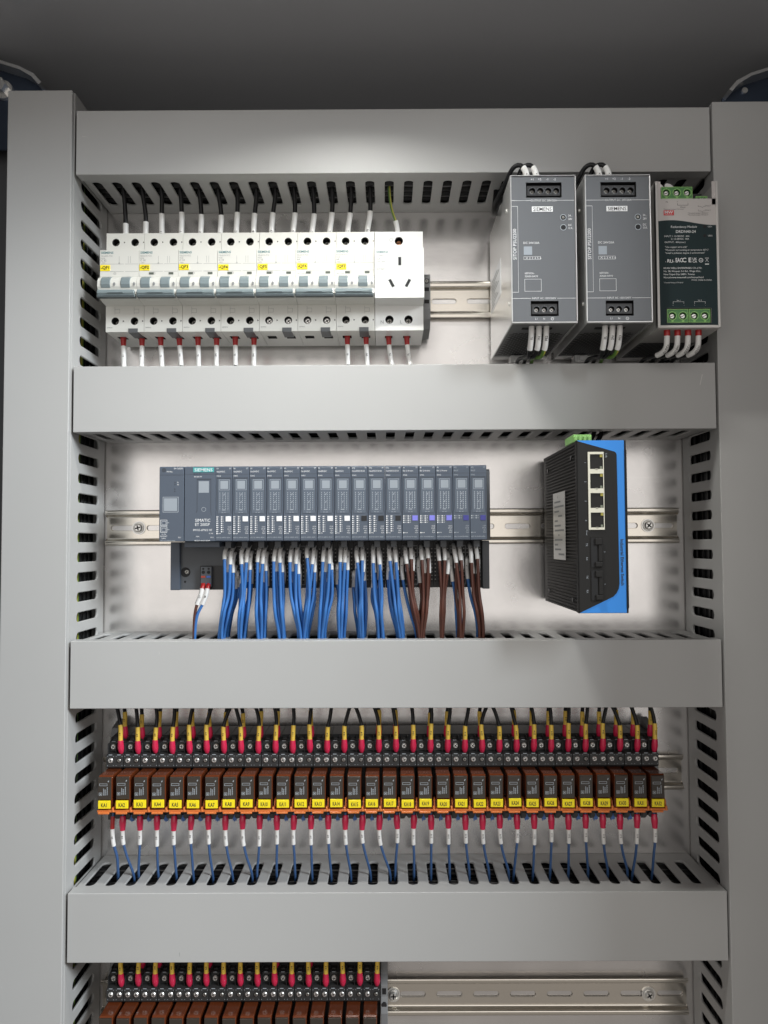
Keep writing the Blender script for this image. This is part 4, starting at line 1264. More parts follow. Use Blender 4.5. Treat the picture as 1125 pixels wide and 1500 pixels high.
# sixteen plug-in modules; the meshes of one kind are shared
W = MP - 0.0003
m = MB()
m.prism_x([(0.030, PZ0), (IO_D - 0.0006, PZ0), (IO_D, PZ0 + 0.0006), (IO_D, PZ1 - 0.0010), (IO_D - 0.0012, PZ1), (0.030, PZ1)], 0, W)
M_HOUSE = m.mesh('housing', 'plc_face', bevel=0.0003, seg=1)
m = MB()
m.face_xz(0, W, zt - 0.0073, zt - 0.0070, IO_D + 0.0001).face_xz(0.0009, W - 0.0009, zt - 0.0113, zt - 0.0101, IO_D + 0.0001)
m.face_xz(0.0009, 0.0013, zt - 0.0398, zt - 0.0113, IO_D + 0.0001).face_xz(W - 0.0014, W - 0.0009, zt - 0.0398, zt - 0.0113, IO_D + 0.0001)
m.add([(W - 0.0014, IO_D + 0.0001, zt - 0.0398), (W - 0.0009, IO_D + 0.0001, zt - 0.0398), (W - 0.0004, IO_D + 0.0001, zt - 0.0425), (W - 0.0009, IO_D + 0.0001, zt - 0.0425)], [(0, 1, 2, 3)])
m.face_xz(0.0012, 0.0018, zt - 0.0068, zt - 0.0062, IO_D + 0.0001)
M_MARK = m.mesh('marks', 'plc_groove')
M_PANEL = MB().cbox(0.0018, W - 0.0020, IO_D - 0.0003, IO_D + 0.0003, zt - 0.0425, zt - 0.0114, 0.0002).mesh('label_strip', 'plc_panel')
M_CODE = MB().face_xz(0.0042, 0.0112, zt - 0.0203, zt - 0.0131, IO_D + 0.0004).mesh('code_field', 'code_patch')
M_KNOB = MB().box(0.0062, 0.0092, 0.040, 0.052, PZ1, PZ1 + 0.0016).mesh('latch', 'plc_base', bevel=0.0004, seg=1)


def io_print(kind):
    h, p = MB(), MB()
    e = IO_D + 0.0001
    head = {'DI': '16x24VDC', 'DQ': '16x24VDC/0.5A', 'AI': '8xI 2-/4-wire', 'AQ': '4xU/I'}[kind]
    tgt = p if kind == 'AQ' else h
    tgt.text(kind, 0.0008, zt - 0.0026, e, 0.0012).text('ST', W - 0.0009, zt - 0.0026, e, 0.0012, 'R').text(head, 0.0008, zt - 0.0055, e, 0.0014, sx=0.86)
    tgt.text('DIAG', 0.0009, zt - 0.0092, e, 0.0011)
    n, rows = {'DI': (2, 8), 'DQ': (2, 8), 'AI': (2, 4), 'AQ': (2, 2)}[kind]
    for c in range(n):
        for r_ in range(rows):
            x, z = 0.0008 + c * 0.0040, zt - 0.0448 - r_ * 0.00188
            tgt.face_xz(x, x + 0.0011, z - 0.0010, z, e)
            tgt.text(str(r_ + 8 * c) if rows == 8 else 'U%d' % (r_ + rows * c), x + 0.0015, z - 0.0009, e, 0.0009)
    tgt.face_xz(0.0008, 0.0018, zt - 0.0606, zt - 0.0597, e).text('PWR', 0.0021, zt - 0.0606, e, 0.0009)
    for k, s_ in enumerate(('CC01', 'X4 24', 'X5.1', 'FS:01')):
        tgt.text(s_, W - 0.0009, zt - 0.0548 - 0.0019 * k, e, 0.0011, 'R', sx=0.85)
    p.text({'DI': '6ES7131-6BH01-0BA0', 'DQ': '6ES7132-6BH01-0BA0', 'AI': '6ES7134-6GF00-0AA1', 'AQ': '6ES7135-6HD00-0BA1'}[kind], 0.0008, zt - 0.0642, e, 0.0010, sx=0.95)
    # wiring diagram on the label strip
    e2 = IO_D + 0.0004
    p.frame_xz(0.0031, 0.0124, zt - 0.0214, zt - 0.0120, e2, 0.00025)
    for x in (0.0036, 0.0062, 0.0086, 0.0108):
        for r_ in range(9):
            z = zt - 0.0236 - r_ * 0.0017
            p.face_xz(x, x + (0.0008 if kind in ('AI', 'AQ') else 0.0005), z - 0.0009, z, e2)
    for z in (zt - 0.0262, zt - 0.0330):
        p.add([(0.0070, e2, z), (0.0076, e2, z), (0.0082, e2, z + 0.0018), (0.0078, e2, z + 0.0018)], [(0, 1, 2, 3)])
    p.face_xz(0.0036, 0.0042, zt - 0.0392, zt - 0.0388, e2).face_xz(0.0058, 0.0090, zt - 0.0394, zt - 0.0388, e2).face_xz(0.0106, 0.0112, zt - 0.0392, zt - 0.0388, e2)
    p.text('BU: A0', 0.0074, zt - 0.0418, e2, 0.0009, 'C')
    return h.mesh('light_printing', 'print_white') if h.v else None, p.mesh('pale_printing', 'print_pale')


IO_PR = {k: io_print(k) for k in ('DI', 'DQ', 'AI', 'AQ')}
IO_CODE = {}
for k, mt in (('w', 'code_white'), ('k', 'code_black'), ('v', 'code_violet'), ('i', 'code_indigo')):
    IO_CODE[k] = MB().cbox(0.0090, 0.0138, IO_D, IO_D + 0.0004, zt - 0.0494, zt - 0.0448, 0.0001).mesh('colour_code', mt)
# terminal base under each module
m = MB()
hs = [(0.0016 + 0.00295 * k, 0, None) for k in range(5)]
m.box(0, W, 0.0, 0.0440, BASE_Z0 + 0.0012, PZ0 - 0.0004, 0)
m.box(0.0050, 0.0102, 0.0440, 0.0700, PZ0 - 0.0060, PZ0 - 0.0004, 1)
for c in range(5):
    x = 0.0003 + c * 0.00295
    m.box(x, x + 0.0024, 0.0440, 0.0452, BASE_Z0 + 0.0050, PZ0 - 0.0070, 0)
    for r_ in range(9):
        z = BASE_Z0 + 0.0066 + r_ * 0.0036
        m.face_xz(x + 0.0004, x + 0.0020, z, z + 0.0016, 0.0453, 2)
M_BASE = m.mesh('terminal_base', ['plc_dark', 'plc_base', 'black_void'])
M_DOT = MB()
for c in (0, 4):
    x = 0.0003 + c * 0.00295
    for r_ in range(9):
        z = BASE_Z0 + 0.0084 + r_ * 0.0036
        M_DOT.face_xz(x + 0.0006, x + 0.0018, z, z + 0.0010, 0.0454)
M_DOT = M_DOT.mesh('terminal_marks', 'plc_dots')
LIGHTFR = MB().frame_xz(0.0001, W + 0.0004, BASE_Z0 + 0.0040, PZ0 - 0.0045, 0.0455, 0.0007).mesh('light_frame', 'clamp_grey')

KINDS = ['DI'] * 8 + ['DQ'] * 3 + ['AI'] * 3 + ['AQ'] * 2
CODES = 'wwwwwwwwkkkvvvii'
CNT = {'w': (8, 'white'), 'k': (3, 'black'), 'v': (3, 'pale violet'), 'i': (2, 'dark indigo')}
seen = {}
for i in range(16):
    c = CODES[i]
    seen[c] = seen.get(c, 0) + 1
    n, cn = CNT[c]
    lab = 'narrow grey module with %s square, %s of %s such from the left' % (cn, ORD[seen[c] - 1], {8: 'eight', 3: 'three', 2: 'two'}[n])
    io = thing('io_module', lab, 'module', MX0 + i * MP, 0, 0, 'row of sixteen narrow modules')
    obj('housing', M_HOUSE, io)
    obj('marks', M_MARK, io)
    st = obj('label_strip', M_PANEL, io)
    obj('code_field', M_CODE, st)
    obj('latch', M_KNOB, io)
    obj('colour_code', IO_CODE[c], io)
    a, b = IO_PR[KINDS[i]]
    if a:
        obj('light_printing', a, io)
    obj('pale_printing', b, io)
    tb = obj('terminal_base', M_BASE, io)
    obj('terminal_marks', M_DOT, tb)
    if i in (0, 4, 11, 14):
        obj('light_frame', LIGHTFR, tb)
sv = thing('bus_end_module', 'slim dark grey end module closing the right end of the rack', 'module', MX0 + 16 * MP, 0, 0)
MB().prism_x([(0.0, PZ0), (0.062, PZ0), (0.062, PZ1 - 0.003), (0.058, PZ1 - 0.001), (0.0, PZ1 - 0.001)], 0, 0.0062).build('housing', 'plc_base', sv, bevel=0.0005)
MB().box(0.0, 0.0066, 0.0, 0.050, BASE_Z0, PZ0 - 0.0003).build('base', 'plc_base', sv, bevel=0.0005)

# wire bundles
Z3T = DUCTS[2][0] + H2 - 0.0016
SLOTX = lambda px: (px - 566.7) / 1130.0 * 0.724
ends = [325, 354, 383, 413, 441, 446, 471, 500, 529, 557, 586, 613, 617, 645, 673, 703]
COLS = [['wire_blue'] * 9, ['wire_blue'] * 8, ['wire_blue'] * 8, ['wire_blue'] * 8, ['wire_blue'] * 8, ['wire_blue'] * 8, ['wire_blue'] * 9, ['wire_blue'] * 7,
        ['wire_blue'] * 9, ['wire_blue'] * 8, ['wire_blue'] * 8, ['wire_brown'] * 4 + ['wire_blue'], ['wire_brown'] * 5, ['wire_brown'] * 3,
        ['wire_brown'] * 3 + ['wire_navy', 'wire_blue'], ['wire_brown'] * 4 + ['wire_blue']]
bw = random.Random(3)
for i in range(16):
    cx = MX0 + i * MP + 0.0066
    ex = SLOTX(ends[i])
    c = CODES[i]
    cols = COLS[i]
    order = list(range(len(cols)))
    order.sort(key=lambda k: ((k % 2) * 2 - 1) * (1 + 0.3 * ((k // 2) % 3)) + bw.uniform(-1.2, 1.2))
    order = [order.index(k) for k in range(len(cols))]
    for k, colr in enumerate(cols):
        row, sd = k // 2, (k % 2) * 2 - 1
        n = len(cols)
        u = (order[k] + 0.5) / n * 2 - 1
        side = sd * 0.0025 + (0.0008 if row % 2 else -0.0005) + bw.uniform(-0.0005, 0.0005)
        if n % 2 and k == n - 1:
            side = -0.0060 if colr != 'wire_brown' and i > 10 else 0.0058 * bw.choice((-1, 1))
            u = math.copysign(1, side)
        z0 = -0.0045 - 0.0062 * row + bw.uniform(-0.001, 0.001)
        dout = 0.0655 - 0.0044 * row + bw.uniform(-0.0008, 0.0008)
        wid = 0.0009 + 0.00046 * n
        xm = cx + u * wid * 1.15 + bw.uniform(-1, 1) * 0.0009
        xe = ex + u * wid * 0.66
        de = 0.047 + (1.5 - row) * 0.0048 + bw.uniform(-1, 1) * 0.0015
        bul = bw.uniform(-0.0012, 0.0012)
        P = [(cx + side, 0.044, z0 + 0.003), (cx + side * 1.05, 0.053, z0 + 0.001), (cx + side * 1.1, dout - 0.003, z0 - 0.0052), (cx + side * 0.75 + (xm - cx) * 0.35, dout, z0 - 0.0150),
             (xm * 0.86 + xe * 0.14, dout - 0.001, -0.044 + z0 * 0.35), (xm * 0.52 + xe * 0.48 + bul, (dout + de) / 2 + 0.005, -0.064), (xm * 0.15 + xe * 0.85 + bul * .6, de + 0.004, -0.0785), (xe, de, Z3T - 0.001), (xe + 0.001, de - 0.004, Z3T - 0.018)]
        nm = {'wire_blue': 'blue', 'wire_navy': 'dark blue', 'wire_brown': 'brown'}[colr]
        wire('%s wire below the %s narrow module, %s terminal, %s row from top' % (nm, ORD[i], ('left', 'right')[k % 2], ORD[row]), 'wire bundle below the %s module' % ORD[i], P, 0.00152, colr,
             [('marker_sleeve', 'sleeve_white', 0.003, 0.0285 + bw.uniform(-.0025, .0025), 0.00190)], str(bw.randint(1, 9)) + bw.choice(('', '1', '2')), sides=7, mark_h=0.0016)
for k, (colr, x) in enumerate((('wire_brown', 0.0311), ('wire_blue', 0.0361))):
    X = -0.2030 + x
    P = [(X, 0.051, -0.0372), (X - 0.0003, 0.054, -0.0405), (X - 0.0018, 0.055, -0.0480), (X - 0.0050, 0.055, -0.0560), (X - 0.0075 - 0.003 * k, 0.054, -0.068), (X - 0.0090 - 0.0042 * k, 0.050, Z3T), (X - 0.0090 - 0.0042 * k, 0.048, Z3T - 0.02)]
    wire('%s supply wire with white sleeve and red ferrule below interface module' % ('brown', 'blue')[k], 'supply wires of the interface module', P, 0.00145, colr,
         [('marker_sleeve', 'sleeve_white', 0.0055, 0.0210, 0.0021), ('ferrule', 'ferrule_red', 0.001, 0.0058, 0.0021)], ('L+', 'M')[k])

# ================================================================== ethernet switch
SX0, SX1, SZ0, SZ1, SD = 0.1562, 0.1972, -0.0580, 0.0838, 0.143
sw = thing('ethernet_switch', 'black finned ethernet switch with blue edge and four network ports', 'switch', SX0, 0, SZ0)
SWW, SWH = SX1 - SX0, SZ1 - SZ0
m = MB()
m.box(0.0012, SWW - 0.0010, 0.004, SD - 0.002, 0, SWH)
m.build('body', 'switch_black', sw, bevel=0.0006)
fl = MB()
n = 50
for k in range(n):
    z = 0.0016 + k * (SWH - 0.0044) / (n - 1)
    pr = [(0.0012, z - 0.0009), (0.0002, z - 0.0006), (-0.0001, z), (0.0002, z + 0.0006), (0.0012, z + 0.0009)]
    pr2 = [(SWW - 0.0010, z - 0.0009), (SWW - 0.0002, z - 0.0006), (SWW + 0.0002, z), (SWW - 0.0002, z + 0.0006), (SWW - 0.0010, z + 0.0009)]
    for q in (pr, pr2):
        fl.add([(x, 0.018, zz) for x, zz in q] + [(x, SD - 0.006, zz) for x, zz in q], [(a, a + 1, 6 + a, 5 + a) for a in range(4)] + [(0, 1, 2, 3, 4), (5, 6, 7, 8, 9)])
fl.build('cooling_fins', 'switch_black', sw)
MB().box(0, SWW, SD - 0.0062, SD - 0.0008, 0, SWH).build('front_frame', 'switch_black', sw, bevel=0.0005)
PXX = lambda px: (px - 844.0) / 77.0 * SWW       # front face, photo columns to metres
PZZ = lambda py: (898.0 - py) / 253.0 * SWH
m = MB()
m.face_xz(PXX(845.5), PXX(917.6), PZZ(897.4), PZZ(645.2), SD - 0.0005)
m.build('blue_front', 'switch_blue', sw)
poly = [(845.6, 646.2), (902.5, 661.8), (904.8, 663.6), (905.8, 666.5), (907.0, 855.0), (905.6, 862.5), (902.2, 869.0), (897.0, 874.0), (848.0, 896.2), (845.6, 897.2)]
ps_ = [(PXX(a), PZZ(b)) for a, b in poly]
MB().prism_y(ps_[::-1], SD - 0.0006, SD - 0.0001).build('front_panel', 'switch_front', sw)
MB().box(PXX(917.6), SWW, SD - 0.0008, SD + 0.0004, 0.004, SWH - 0.008).build('edge_strip', 'switch_black', sw, bevel=0.0003, seg=1)
MB().box(0, PXX(845.7), SD - 0.0008, SD + 0.0002, 0.0, SWH).build('edge_strip', 'switch_black', sw, bevel=0.0003, seg=1)
fx0, fx1 = PXX(861.0), PXX(885.4)
fz0, fz1 = PZZ(776.4), PZZ(662.4)
pw = (fz1 - fz0) / 4
m = MB()
Mf = lambda u, v_, ww: (v_, SD + 0.0008 - ww, u)
hs = [(fz0 + pw * (k + 0.5), (fx0 + fx1) / 2 + 0.0005, rect_hole(0.0122, 0.0106)) for k in range(4)]
m.holed(Mf, fz0, fz1, fx0, fx1, hs, 0.010, 0.0, 0, back=False, rim=True, wall_mi=1)
m.face_xz(fx0 + 0.001, fx1 - 0.001, fz0 + 0.001, fz1 - 0.001, SD - 0.008, 1)
pf = m.build('port_frame', ['port_ivory', 'black_plastic'], sw)
for k in range(4):
    zc = hs[k][0]
    MB().box(fx1 - 0.0030, fx1 - 0.0008, SD - 0.004, SD + 0.0004, zc + 0.0036, zc + 0.0066).build('status_led', 'led_amber', pf)
    MB().box(fx1 - 0.0030, fx1 - 0.0012, SD - 0.004, SD + 0.0002, zc - 0.0062, zc - 0.0038).build('status_led', 'led_grey', pf)
    MB().box(fx0 + 0.0060, fx0 + 0.0078, SD - 0.001, SD + 0.0008, zc - 0.0068, zc - 0.0058).build('port_key', 'port_ivory', pf)
for a, b in ((787.5, 832.0), (834.5, 880.0)):
    z0, z1, x0, x1 = PZZ(b), PZZ(a), PXX(863.0), PXX(881.0)
    m = MB()
    m.box(x0, x1, SD - 0.001, SD + 0.0004, z0, z1, 0)
    m.face_xz(x0 + 0.0006, x0 + 0.0056, z0 + 0.0006, z1 - 0.0006, SD + 0.0005, 1)
    o = m.build('fibre_port', ['switch_black', 'black_void'], sw)
    m = MB()
    m.box(x0 + 0.0036, x1, SD + 0.0004, SD + 0.0022, z1 - 0.0062, z1 - 0.0008, 0)
    m.box(x0 + 0.0036, x1, SD + 0.0004, SD + 0.0022, z0 + 0.0008, z0 + 0.0050, 0)
    m.box(x0 + 0.0062, x1 + 0.0004, SD + 0.0004, SD + 0.0016, z0 + 0.005, z1 - 0.0062, 0)
    m.build('port_shutter', 'switch_front', o, bevel=0.0006)
t = MB()
e = SD + 0.0001
for k, s_ in enumerate('1234'):
    t.text(s_, PXX(855.8), PZZ(678 + 28.2 * k), e, 0.0015, 'C', rot=-90)
t.text('Link', PXX(888.4), PZZ(664.5), e, 0.0015, 'L', rot=-90)
t.text('Power', PXX(857.0), PZZ(777.5), e, 0.0011, 'L', rot=-90)
for s_, y in (('TX', 796), ('RX', 816.5), ('TX', 843), ('RX', 864)):
    t.text(s_, PXX(856.4), PZZ(y), e, 0.0014, 'L', rot=-90)
t.text('5', PXX(883.6), PZZ(808), e, 0.0013, 'L', rot=-90).text('6', PXX(883.8), PZZ(855), e, 0.0013, 'L', rot=-90)
t.build('light_printing', 'print_pale', sw)
t = MB()
t.text('Industrial Ethernet Switch', PXX(909.6), PZZ(790.5), SD - 0.0003, 0.0025, 'L', rot=-90, sx=1.0, bold=0.022)
t.build('dark_printing', 'print_black', sw)
m = MB()
for x in (866.5, 874.5, 883.5):
    m.add([(PXX(x) + 0.0005 * math.cos(k * math.pi / 6), SD + 0.0001, PZZ(781.0) + 0.0005 * math.sin(k * math.pi / 6)) for k in range(12)], [tuple(range(12))])
m.build('power_led', 'black_void', sw)
st = MB().box(-0.0006, -0.0002, 0.054, 0.101, 0.0425, 0.1030).build('side_sticker', 'silver_sticker', sw)
ln = MB()
for k in range(13):
    z = 0.0465 + k * 0.0043
    a = 0.060 if k % 4 else 0.075
    ln.add([(-0.0007, a, z), (-0.0007, 0.097 - 0.006 * ((k * 7) % 5), z), (-0.0007, 0.097 - 0.006 * ((k * 7) % 5), z + 0.0016), (-0.0007, a, z + 0.0016)], [(0, 1, 2, 3)])
ln.build('sticker_text', 'print_grey', st)
for (z, d) in ((0.012, 0.032), (0.010, 0.125), (0.127, 0.032), (0.129, 0.125)):
    MB().cyl((-0.0009, d, z), 'x', 0.0020, 0.0010, 12).build('case_screw', 'black_plastic', sw)
gp = MB()
gp.box(0.0006, 0.0162, 0.100, 0.130, SWH, SWH + 0.0066, 0)
for k in range(4):
    gp.box(0.0012 + k * 0.0038, 0.0040 + k * 0.0038, 0.1302, 0.1315, SWH + 0.001, SWH + 0.0052, 0)
gp.build('power_plug', 'terminal_lime', sw, bevel=0.0005, seg=1)
for k in range(2):
    x = SX0 + 0.024 + k * 0.007
    P = [(x, 0.06, SZ1 - 0.002), (x + 0.003, 0.058, SZ1 + 0.004), (x + 0.010, 0.055, SZ1 + 0.010), (x + 0.016, 0.050, SZ1 + 0.020), (x + 0.017, 0.046, SZ1 + 0.034)]
    wire('black wire rising behind the ethernet switch into the duct, %s of two' % ('left', 'right')[k], 'wires of the ethernet switch', P, 0.0022, 'wire_black')

# ================================================================== rows 3 and 4: relays
RP = 0.01600
# every mesh is in relay coordinates: x from the relay's left edge, z from the front screws' axis
m = MB()
m.prism_x([(0.0, -0.0556), (0.041, -0.0556), (0.0445, -0.0535), (0.0445, -0.040), (0.030, -0.0395), (0.030, -0.0085), (0.050, -0.0080), (0.0520, -0.0062), (0.0520, 0.0045), (0.0480, 0.0058),
           (0.0440, 0.0062), (0.0440, 0.0150), (0.0400, 0.0160), (0.0350, 0.0164), (0.0330, 0.0186), (0.0, 0.0190)], 0.0002, RP - 0.0002)
for x in (0.0002, 0.0078, RP - 0.0008):
    m.box(x, x + 0.0006, 0.044, 0.0492, 0.0062, 0.0146)
    m.box(x, x + 0.0006, 0.033, 0.0400, 0.0162, 0.0182)
for x in (0.0022, 0.0100):
    m.box(x, x + 0.0036, 0.0370, 0.0405, 0.0158, 0.0170)
R_SOCK = m.mesh('socket', 'relay_socket', bevel=0.0003, seg=1)
m = MB()
for z in (-0.0050, 0.0034):
    for x in (0.0012, 0.0066, 0.0092, 0.0146):
        m.face_xz(x, x + 0.0005, z, z + 0.0005, 0.05205)
for x in (0.0025, 0.0103):
    m.face_xz(x, x + 0.0034, 0.0047, 0.0053, 0.0521)
    m.face_xz(x, x + 0.0034, 0.0152, 0.0157, 0.0441)
R_DOTS = m.mesh('terminal_marks', 'print_pale')
R_SCR = [MB().cyl((0, 0.0515, 0), 'd', 0.0024, 0.0007, 14, 1).screw(0, 0, 0.0532, 0.0023 if b else 0.0017, 0, 1, a).mesh('terminal_screw', ['screw_steel' if b else 'screw_dull', 'black_void'])
         for a, b in ((20, 1), (65, 0), (110, 1), (40, 0))]
R_SCR2 = [MB().cyl((0, 0.0438, 0), 'd', 0.0026, 0.0007, 14, 1).screw(0, 0, 0.0462, 0.0025, 0, 1, a).mesh('terminal_screw', ['screw_steel', 'black_void']) for a in (10, 55, 80)]
m = MB()
m.prism_x([(0.030, -0.0392), (0.0705, -0.0392), (0.0715, -0.0382), (0.0725, -0.0095), (0.0705, -0.0082), (0.030, -0.0082)], 0.0008, RP - 0.0026)
R_HOUSE = m.mesh('relay_housing', 'relay_brown', bevel=0.0007)
R_FACE = MB().cbox(0.0012, RP - 0.0033, 0.0718, 0.0738, -0.0290, -0.0092, 0.0003).mesh('face_plate', 'relay_face')
m = MB()
e = 0.0739
m.frame_xz(0.0024, 0.0096, -0.0166, -0.0146, e, 0.0003)
m.add([(0.0098, e, -0.0128), (0.0108, e, -0.0116), (0.0112, e, -0.0122), (0.0104, e, -0.0134)], [(0, 1, 2, 3)])
m.frame_xz(0.0022, 0.0050, -0.0252, -0.0226, e, 0.0003).face_xz(0.0030, 0.0042, -0.0244, -0.0235, e)
for x, a, b in ((0.0060, -0.0250, -0.0190), (0.0074, -0.0250, -0.0200), (0.0092, -0.0248, -0.0176)):
    z = a
    k = 0
    while z < b:
        m.face_xz(x, x + 0.0007 + 0.0002 * (k % 2), z, z + 0.0006, e)
        z += 0.0009
        k += 1
R_PRINT = m.mesh('face_printing', 'print_pale')
R_TAG = MB().cbox(0.0014, RP - 0.0037, 0.0738, 0.0752, -0.0362, -0.0293, 0.0002).mesh('yellow_tag', 'label_yellow')
m = MB()
m.box(0.0000, RP - 0.0001, 0.066, 0.0735, -0.0404, -0.0384)
m.box(0.0012, RP - 0.0046, 0.0735, 0.0750, -0.0416, -0.0398)
m.prism_x([(0.062, -0.0378), (0.0700, -0.0378), (0.0690, -0.0330), (0.0655, -0.0310), (0.062, -0.0310)], RP - 0.0016, RP - 0.0001)
m.box(RP - 0.0026, RP - 0.0008, 0.070, 0.0742, -0.0400, -0.0360)
R_CLIP = m.mesh('retaining_clip', 'clip_orange', bevel=0.0004, seg=1)
m = MB()
for x in (0.0025, 0.0080, 0.0120):
    m.cyl((x + 0.001, 0.040, -0.0528), 'd', 0.0023, 0.0075, 10, 0)
m.box(0.0005, 0.0046, 0.036, 0.0465, -0.0560, -0.0500, 0).box(0.0090, RP - 0.0008, 0.036, 0.0465, -0.0552, -0.0500, 0)
R_LOW = m.mesh('lower_terminals', 'relay_socket')
R_JUMP = MB().box(0.0046, 0.0082, 0.0380, 0.0465, -0.0572, -0.0520).box(0.0052, 0.0060, 0.0395, 0.0440, -0.0592, -0.0572).box(0.0068, 0.0076, 0.0395, 0.0440, -0.0585, -0.0572).mesh('jumper', 'jumper_blue')

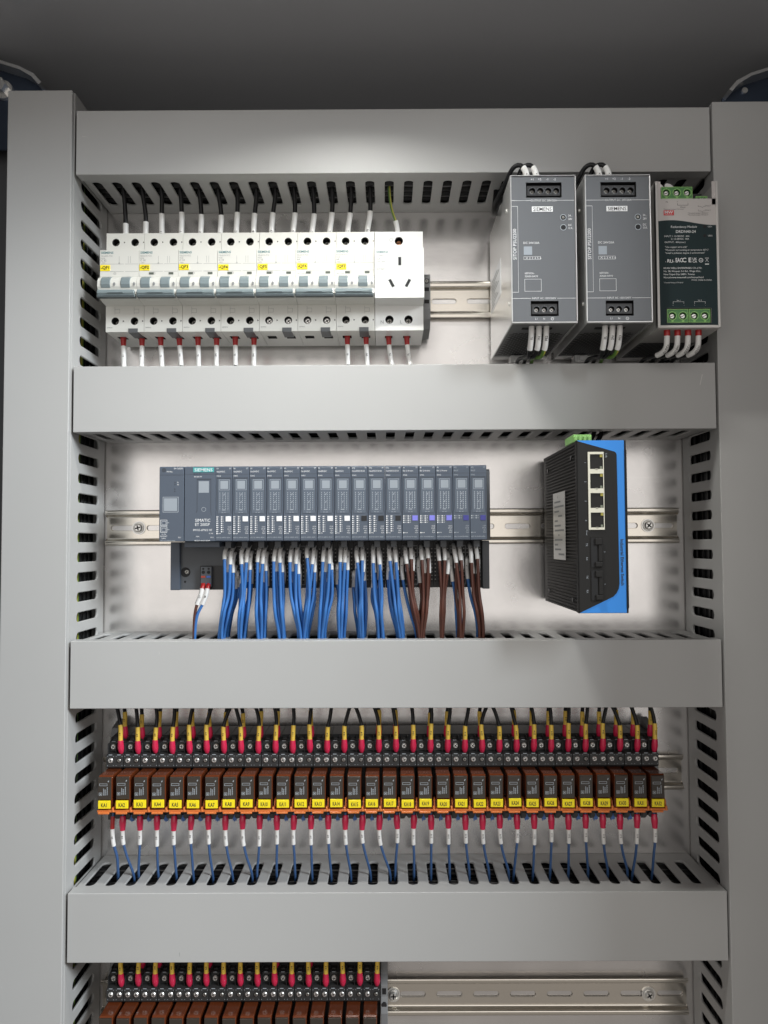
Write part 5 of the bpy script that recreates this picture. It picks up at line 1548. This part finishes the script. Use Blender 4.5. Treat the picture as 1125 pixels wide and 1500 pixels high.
ROW3 = (-0.2614, -0.2000, 32)
ROW4 = (-0.2592, -0.4118, 16)
rr = random.Random(11)
for row, (xo, zo, cnt) in ((3, ROW3), (4, ROW4)):
    ztop = DUCTS[row - 1][0] - H2 + 0.0016
    zbot = DUCTS[3][0] + H2 - 0.0016 if row == 3 else None
    for i in range(cnt):
        pit = RP if row == 3 else 0.01568
        x0 = xo + i * pit
        if row == 3:
            lab = 'brown plug-in relay with grey face and yellow tag KA%d' % (i + 1)
        else:
            lab = 'brown relay cut off at the bottom edge, %s from left in lowest row' % ORD[i]
        rl = thing('relay', lab, 'relay', x0, 0, zo, 'long row of 32 relays' if row == 3 else 'relays in the lowest row')
        rl.scale = (pit / RP, 1, 1)
        sk = obj('socket', R_SOCK, rl)
        obj('terminal_marks', R_DOTS, sk)
        obj('terminal_screw', R_SCR[rr.choice((0, 2))], rl, (0.0044, 0, 0))
        obj('terminal_screw', R_SCR[rr.choice((0, 1, 3))], rl, (0.0124, 0, 0))
        obj('terminal_screw', R_SCR2[rr.randrange(3)], rl, (0.0046, 0, 0.0108))
        hz = rr.uniform(-0.0003, 0.0005)
        tilt = rr.uniform(-0.010, 0.010)
        hx = rr.uniform(-.00025, .00025)
        for nm_, me_ in (('relay_housing', R_HOUSE), ('face_plate', R_FACE)):
            fp = obj(nm_, me_, rl, (hx, rr.uniform(-.0002, .0), hz))
            fp.rotation_euler = (0, tilt, 0)
        if row == 3:
            obj('face_printing', R_PRINT, fp)
            tg = obj('yellow_tag', R_TAG, rl, (rr.uniform(-.0002, .0003), 0, rr.uniform(-.0004, .0005)))
            tg.rotation_euler = (0, rr.uniform(-0.012, 0.012), 0)
            MB().text('KA%d' % (i + 1), 0.0068, -0.0347, 0.0753, 0.0034, 'C', sx=0.66 if i < 9 else 0.56, bold=0.018).build('tag_text', 'print_black', tg)
            obj('lower_terminals', R_LOW, rl)
            if 0 < i < 31 and i % 9 != 8:
                obj('jumper', R_JUMP, rl)
        obj('retaining_clip', R_CLIP, rl)
        # ---- wires above: front lug on the middle step, rear lug on the back step
        nm = 'relay KA%d' % (i + 1) if row == 3 else '%s relay of lowest row' % ORD[i]
        lean = rr.uniform(-0.0012, 0.0012)
        xs = near_slot(x0 + 0.0135)
        xs = x0 + 0.0135 + max(-0.0085, min(0.0085, xs - x0 - 0.0135))
        for q in range(2):
            if row == 4 and q == 1 and i not in (1, 2, 5, 9, 11):
                continue
            if row == 3 and q == 1 and i in (10, 12, 13, 14, 17, 20, 22):
                continue
            dd, zz = (0.0500, zo + 0.0088 + rr.uniform(-.0006, .0006)) if q == 0 else (0.0385, zo + 0.0190 + rr.uniform(-.0006, .0006))
            xq = x0 + 0.0130
            P = [(xq, dd - 0.002, zz - 0.0040), (xq, dd, zz + 0.003), (xq + lean * .2, dd + 0.0005, zz + 0.011), (xq + lean * .6, dd - 0.0005, zz + 0.021), (xq * .65 + xs * .35 + lean, dd - 0.003, zz + 0.031),
                 (xs + (0.0006 if q else -0.0006), dd - 0.006, ztop + 0.001), (xs, dd - 0.007, ztop + 0.018)]
            pcs = [('marker_sleeve', 'sleeve_yellow', 0.0118, 0.0262 + rr.uniform(-.0015, .0015), 0.0021), ('cable_lug', 'lug_red', 0.0008, 0.0135, [0.0016, 0.0027, 0.0030, 0.0030, 0.0026, 0.0025])]
            wire('black wire with yellow sleeve, red lug on %s step of %s' % (('front', 'rear')[q], nm), 'wires above the %s relays' % ('32' if row == 3 else 'lowest'), P, 0.00175, 'wire_black', pcs,
                 '%d:%d' % (i + 1, 4 - q), sides=7, mark_h=0.0016)
        if row == 3:
            xq = x0 + 0.0148 - 0.0028 * i / 31
            # each wire drops into the first slot that is not to the left of it
            sx_ = 0.004 + math.ceil((xq - 0.0065 - 0.004) / SLOT_P) * SLOT_P
            xe = sx_ + max(-0.0022, min(0.0022, xq - sx_))
            j = rr.uniform(-0.0006, 0.0006)
            P = [(xq, 0.0475, zo - 0.0500), (xq, 0.0480, zo - 0.0560), (xq + j, 0.048, zo - 0.0660), (xq * .92 + xe * .08 + j, 0.0475, zo - 0.0770), (xq * .6 + xe * .4, 0.0450, zo - 0.0905),
                 (xe * .9 + xq * .1, 0.0410, zbot + 0.0045), (xe, 0.0375, zbot - 0.006), (xe, 0.034, zbot - 0.022)]
            wire('blue wire with red lug and white sleeve hanging below relay KA%d' % (i + 1), 'blue wires below the 32 relays', P, 0.00122, 'wire_navy',
                 [('marker_sleeve', 'sleeve_white', 0.0140, 0.0285 + rr.uniform(-.0015, .0015), 0.0019), ('cable_lug', 'lug_red', 0.0020, 0.0148 + rr.uniform(-.0008, .0008), [0.0022, 0.0031, 0.0032, 0.0031, 0.0026, 0.0025])], '%d:%d' % (i % 8, i // 8 + 8), sides=7, mark_h=0.0016)
xq = ROW3[0] + 0.0052
P = [(xq, 0.046, -0.250), (xq, 0.0475, -0.256), (xq, 0.048, -0.266), (xq + 0.001, 0.0475, -0.278), (xq + 0.0035, 0.0450, -0.291), (xq + 0.0030, 0.041, -0.3055), (xq + 0.002, 0.037, -0.316), (xq + 0.002, 0.034, -0.332)]
wire('blue wire with slim red ferrule and white sleeve, leftmost below relay KA1', 'blue wires below the 32 relays', P, 0.00135, 'wire_navy',
     [('marker_sleeve', 'sleeve_white', 0.0135, 0.0300, 0.0019), ('ferrule', 'ferrule_red', 0.003, 0.0140, 0.0020)], '24', sides=7)

for x, z, lab in ((ROW3[0] - 0.0068, ROW3[1], 'grey end clamp left of relay KA1'), (ROW3[0] + 32 * RP + 0.0004, ROW3[1], 'grey end clamp right of relay KA32'),
                  (ROW4[0] - 0.0068, ROW4[1], 'grey end clamp at the left end of the lowest row'), (ROW4[0] + 16 * 0.01568 + 0.0006, ROW4[1], 'grey end clamp at the right end of lowest relays')):
    ec = thing('end_clamp', lab, 'end clamp', x, 0, z, 'end clamps of the relay rows')
    k = 1.0 if x > -0.1 and z < -0.3 else 0.62
    m = MB()
    m.prism_x([(0.0, -0.054), (0.030, -0.052), (0.050 * k, -0.040), (0.052 * k, -0.018), (0.046 * k, -0.006), (0.046 * k, 0.004), (0.038 * k, 0.010), (0.030 * k, 0.022), (0.0, 0.027)], 0, 0.0064)
    m.build('body', 'clamp_grey', ec, bevel=0.0005)
    MB().cyl((0.0032, 0.044 * k, -0.012), 'd', 0.0024, 0.0056 * k, 14).build('screw_well', 'black_plastic', ec)
    MB().box(0.0014, 0.0050, 0.040 * k, 0.0462 * k, -0.004, 0.0015).build('clip_hole', 'black_void', ec)
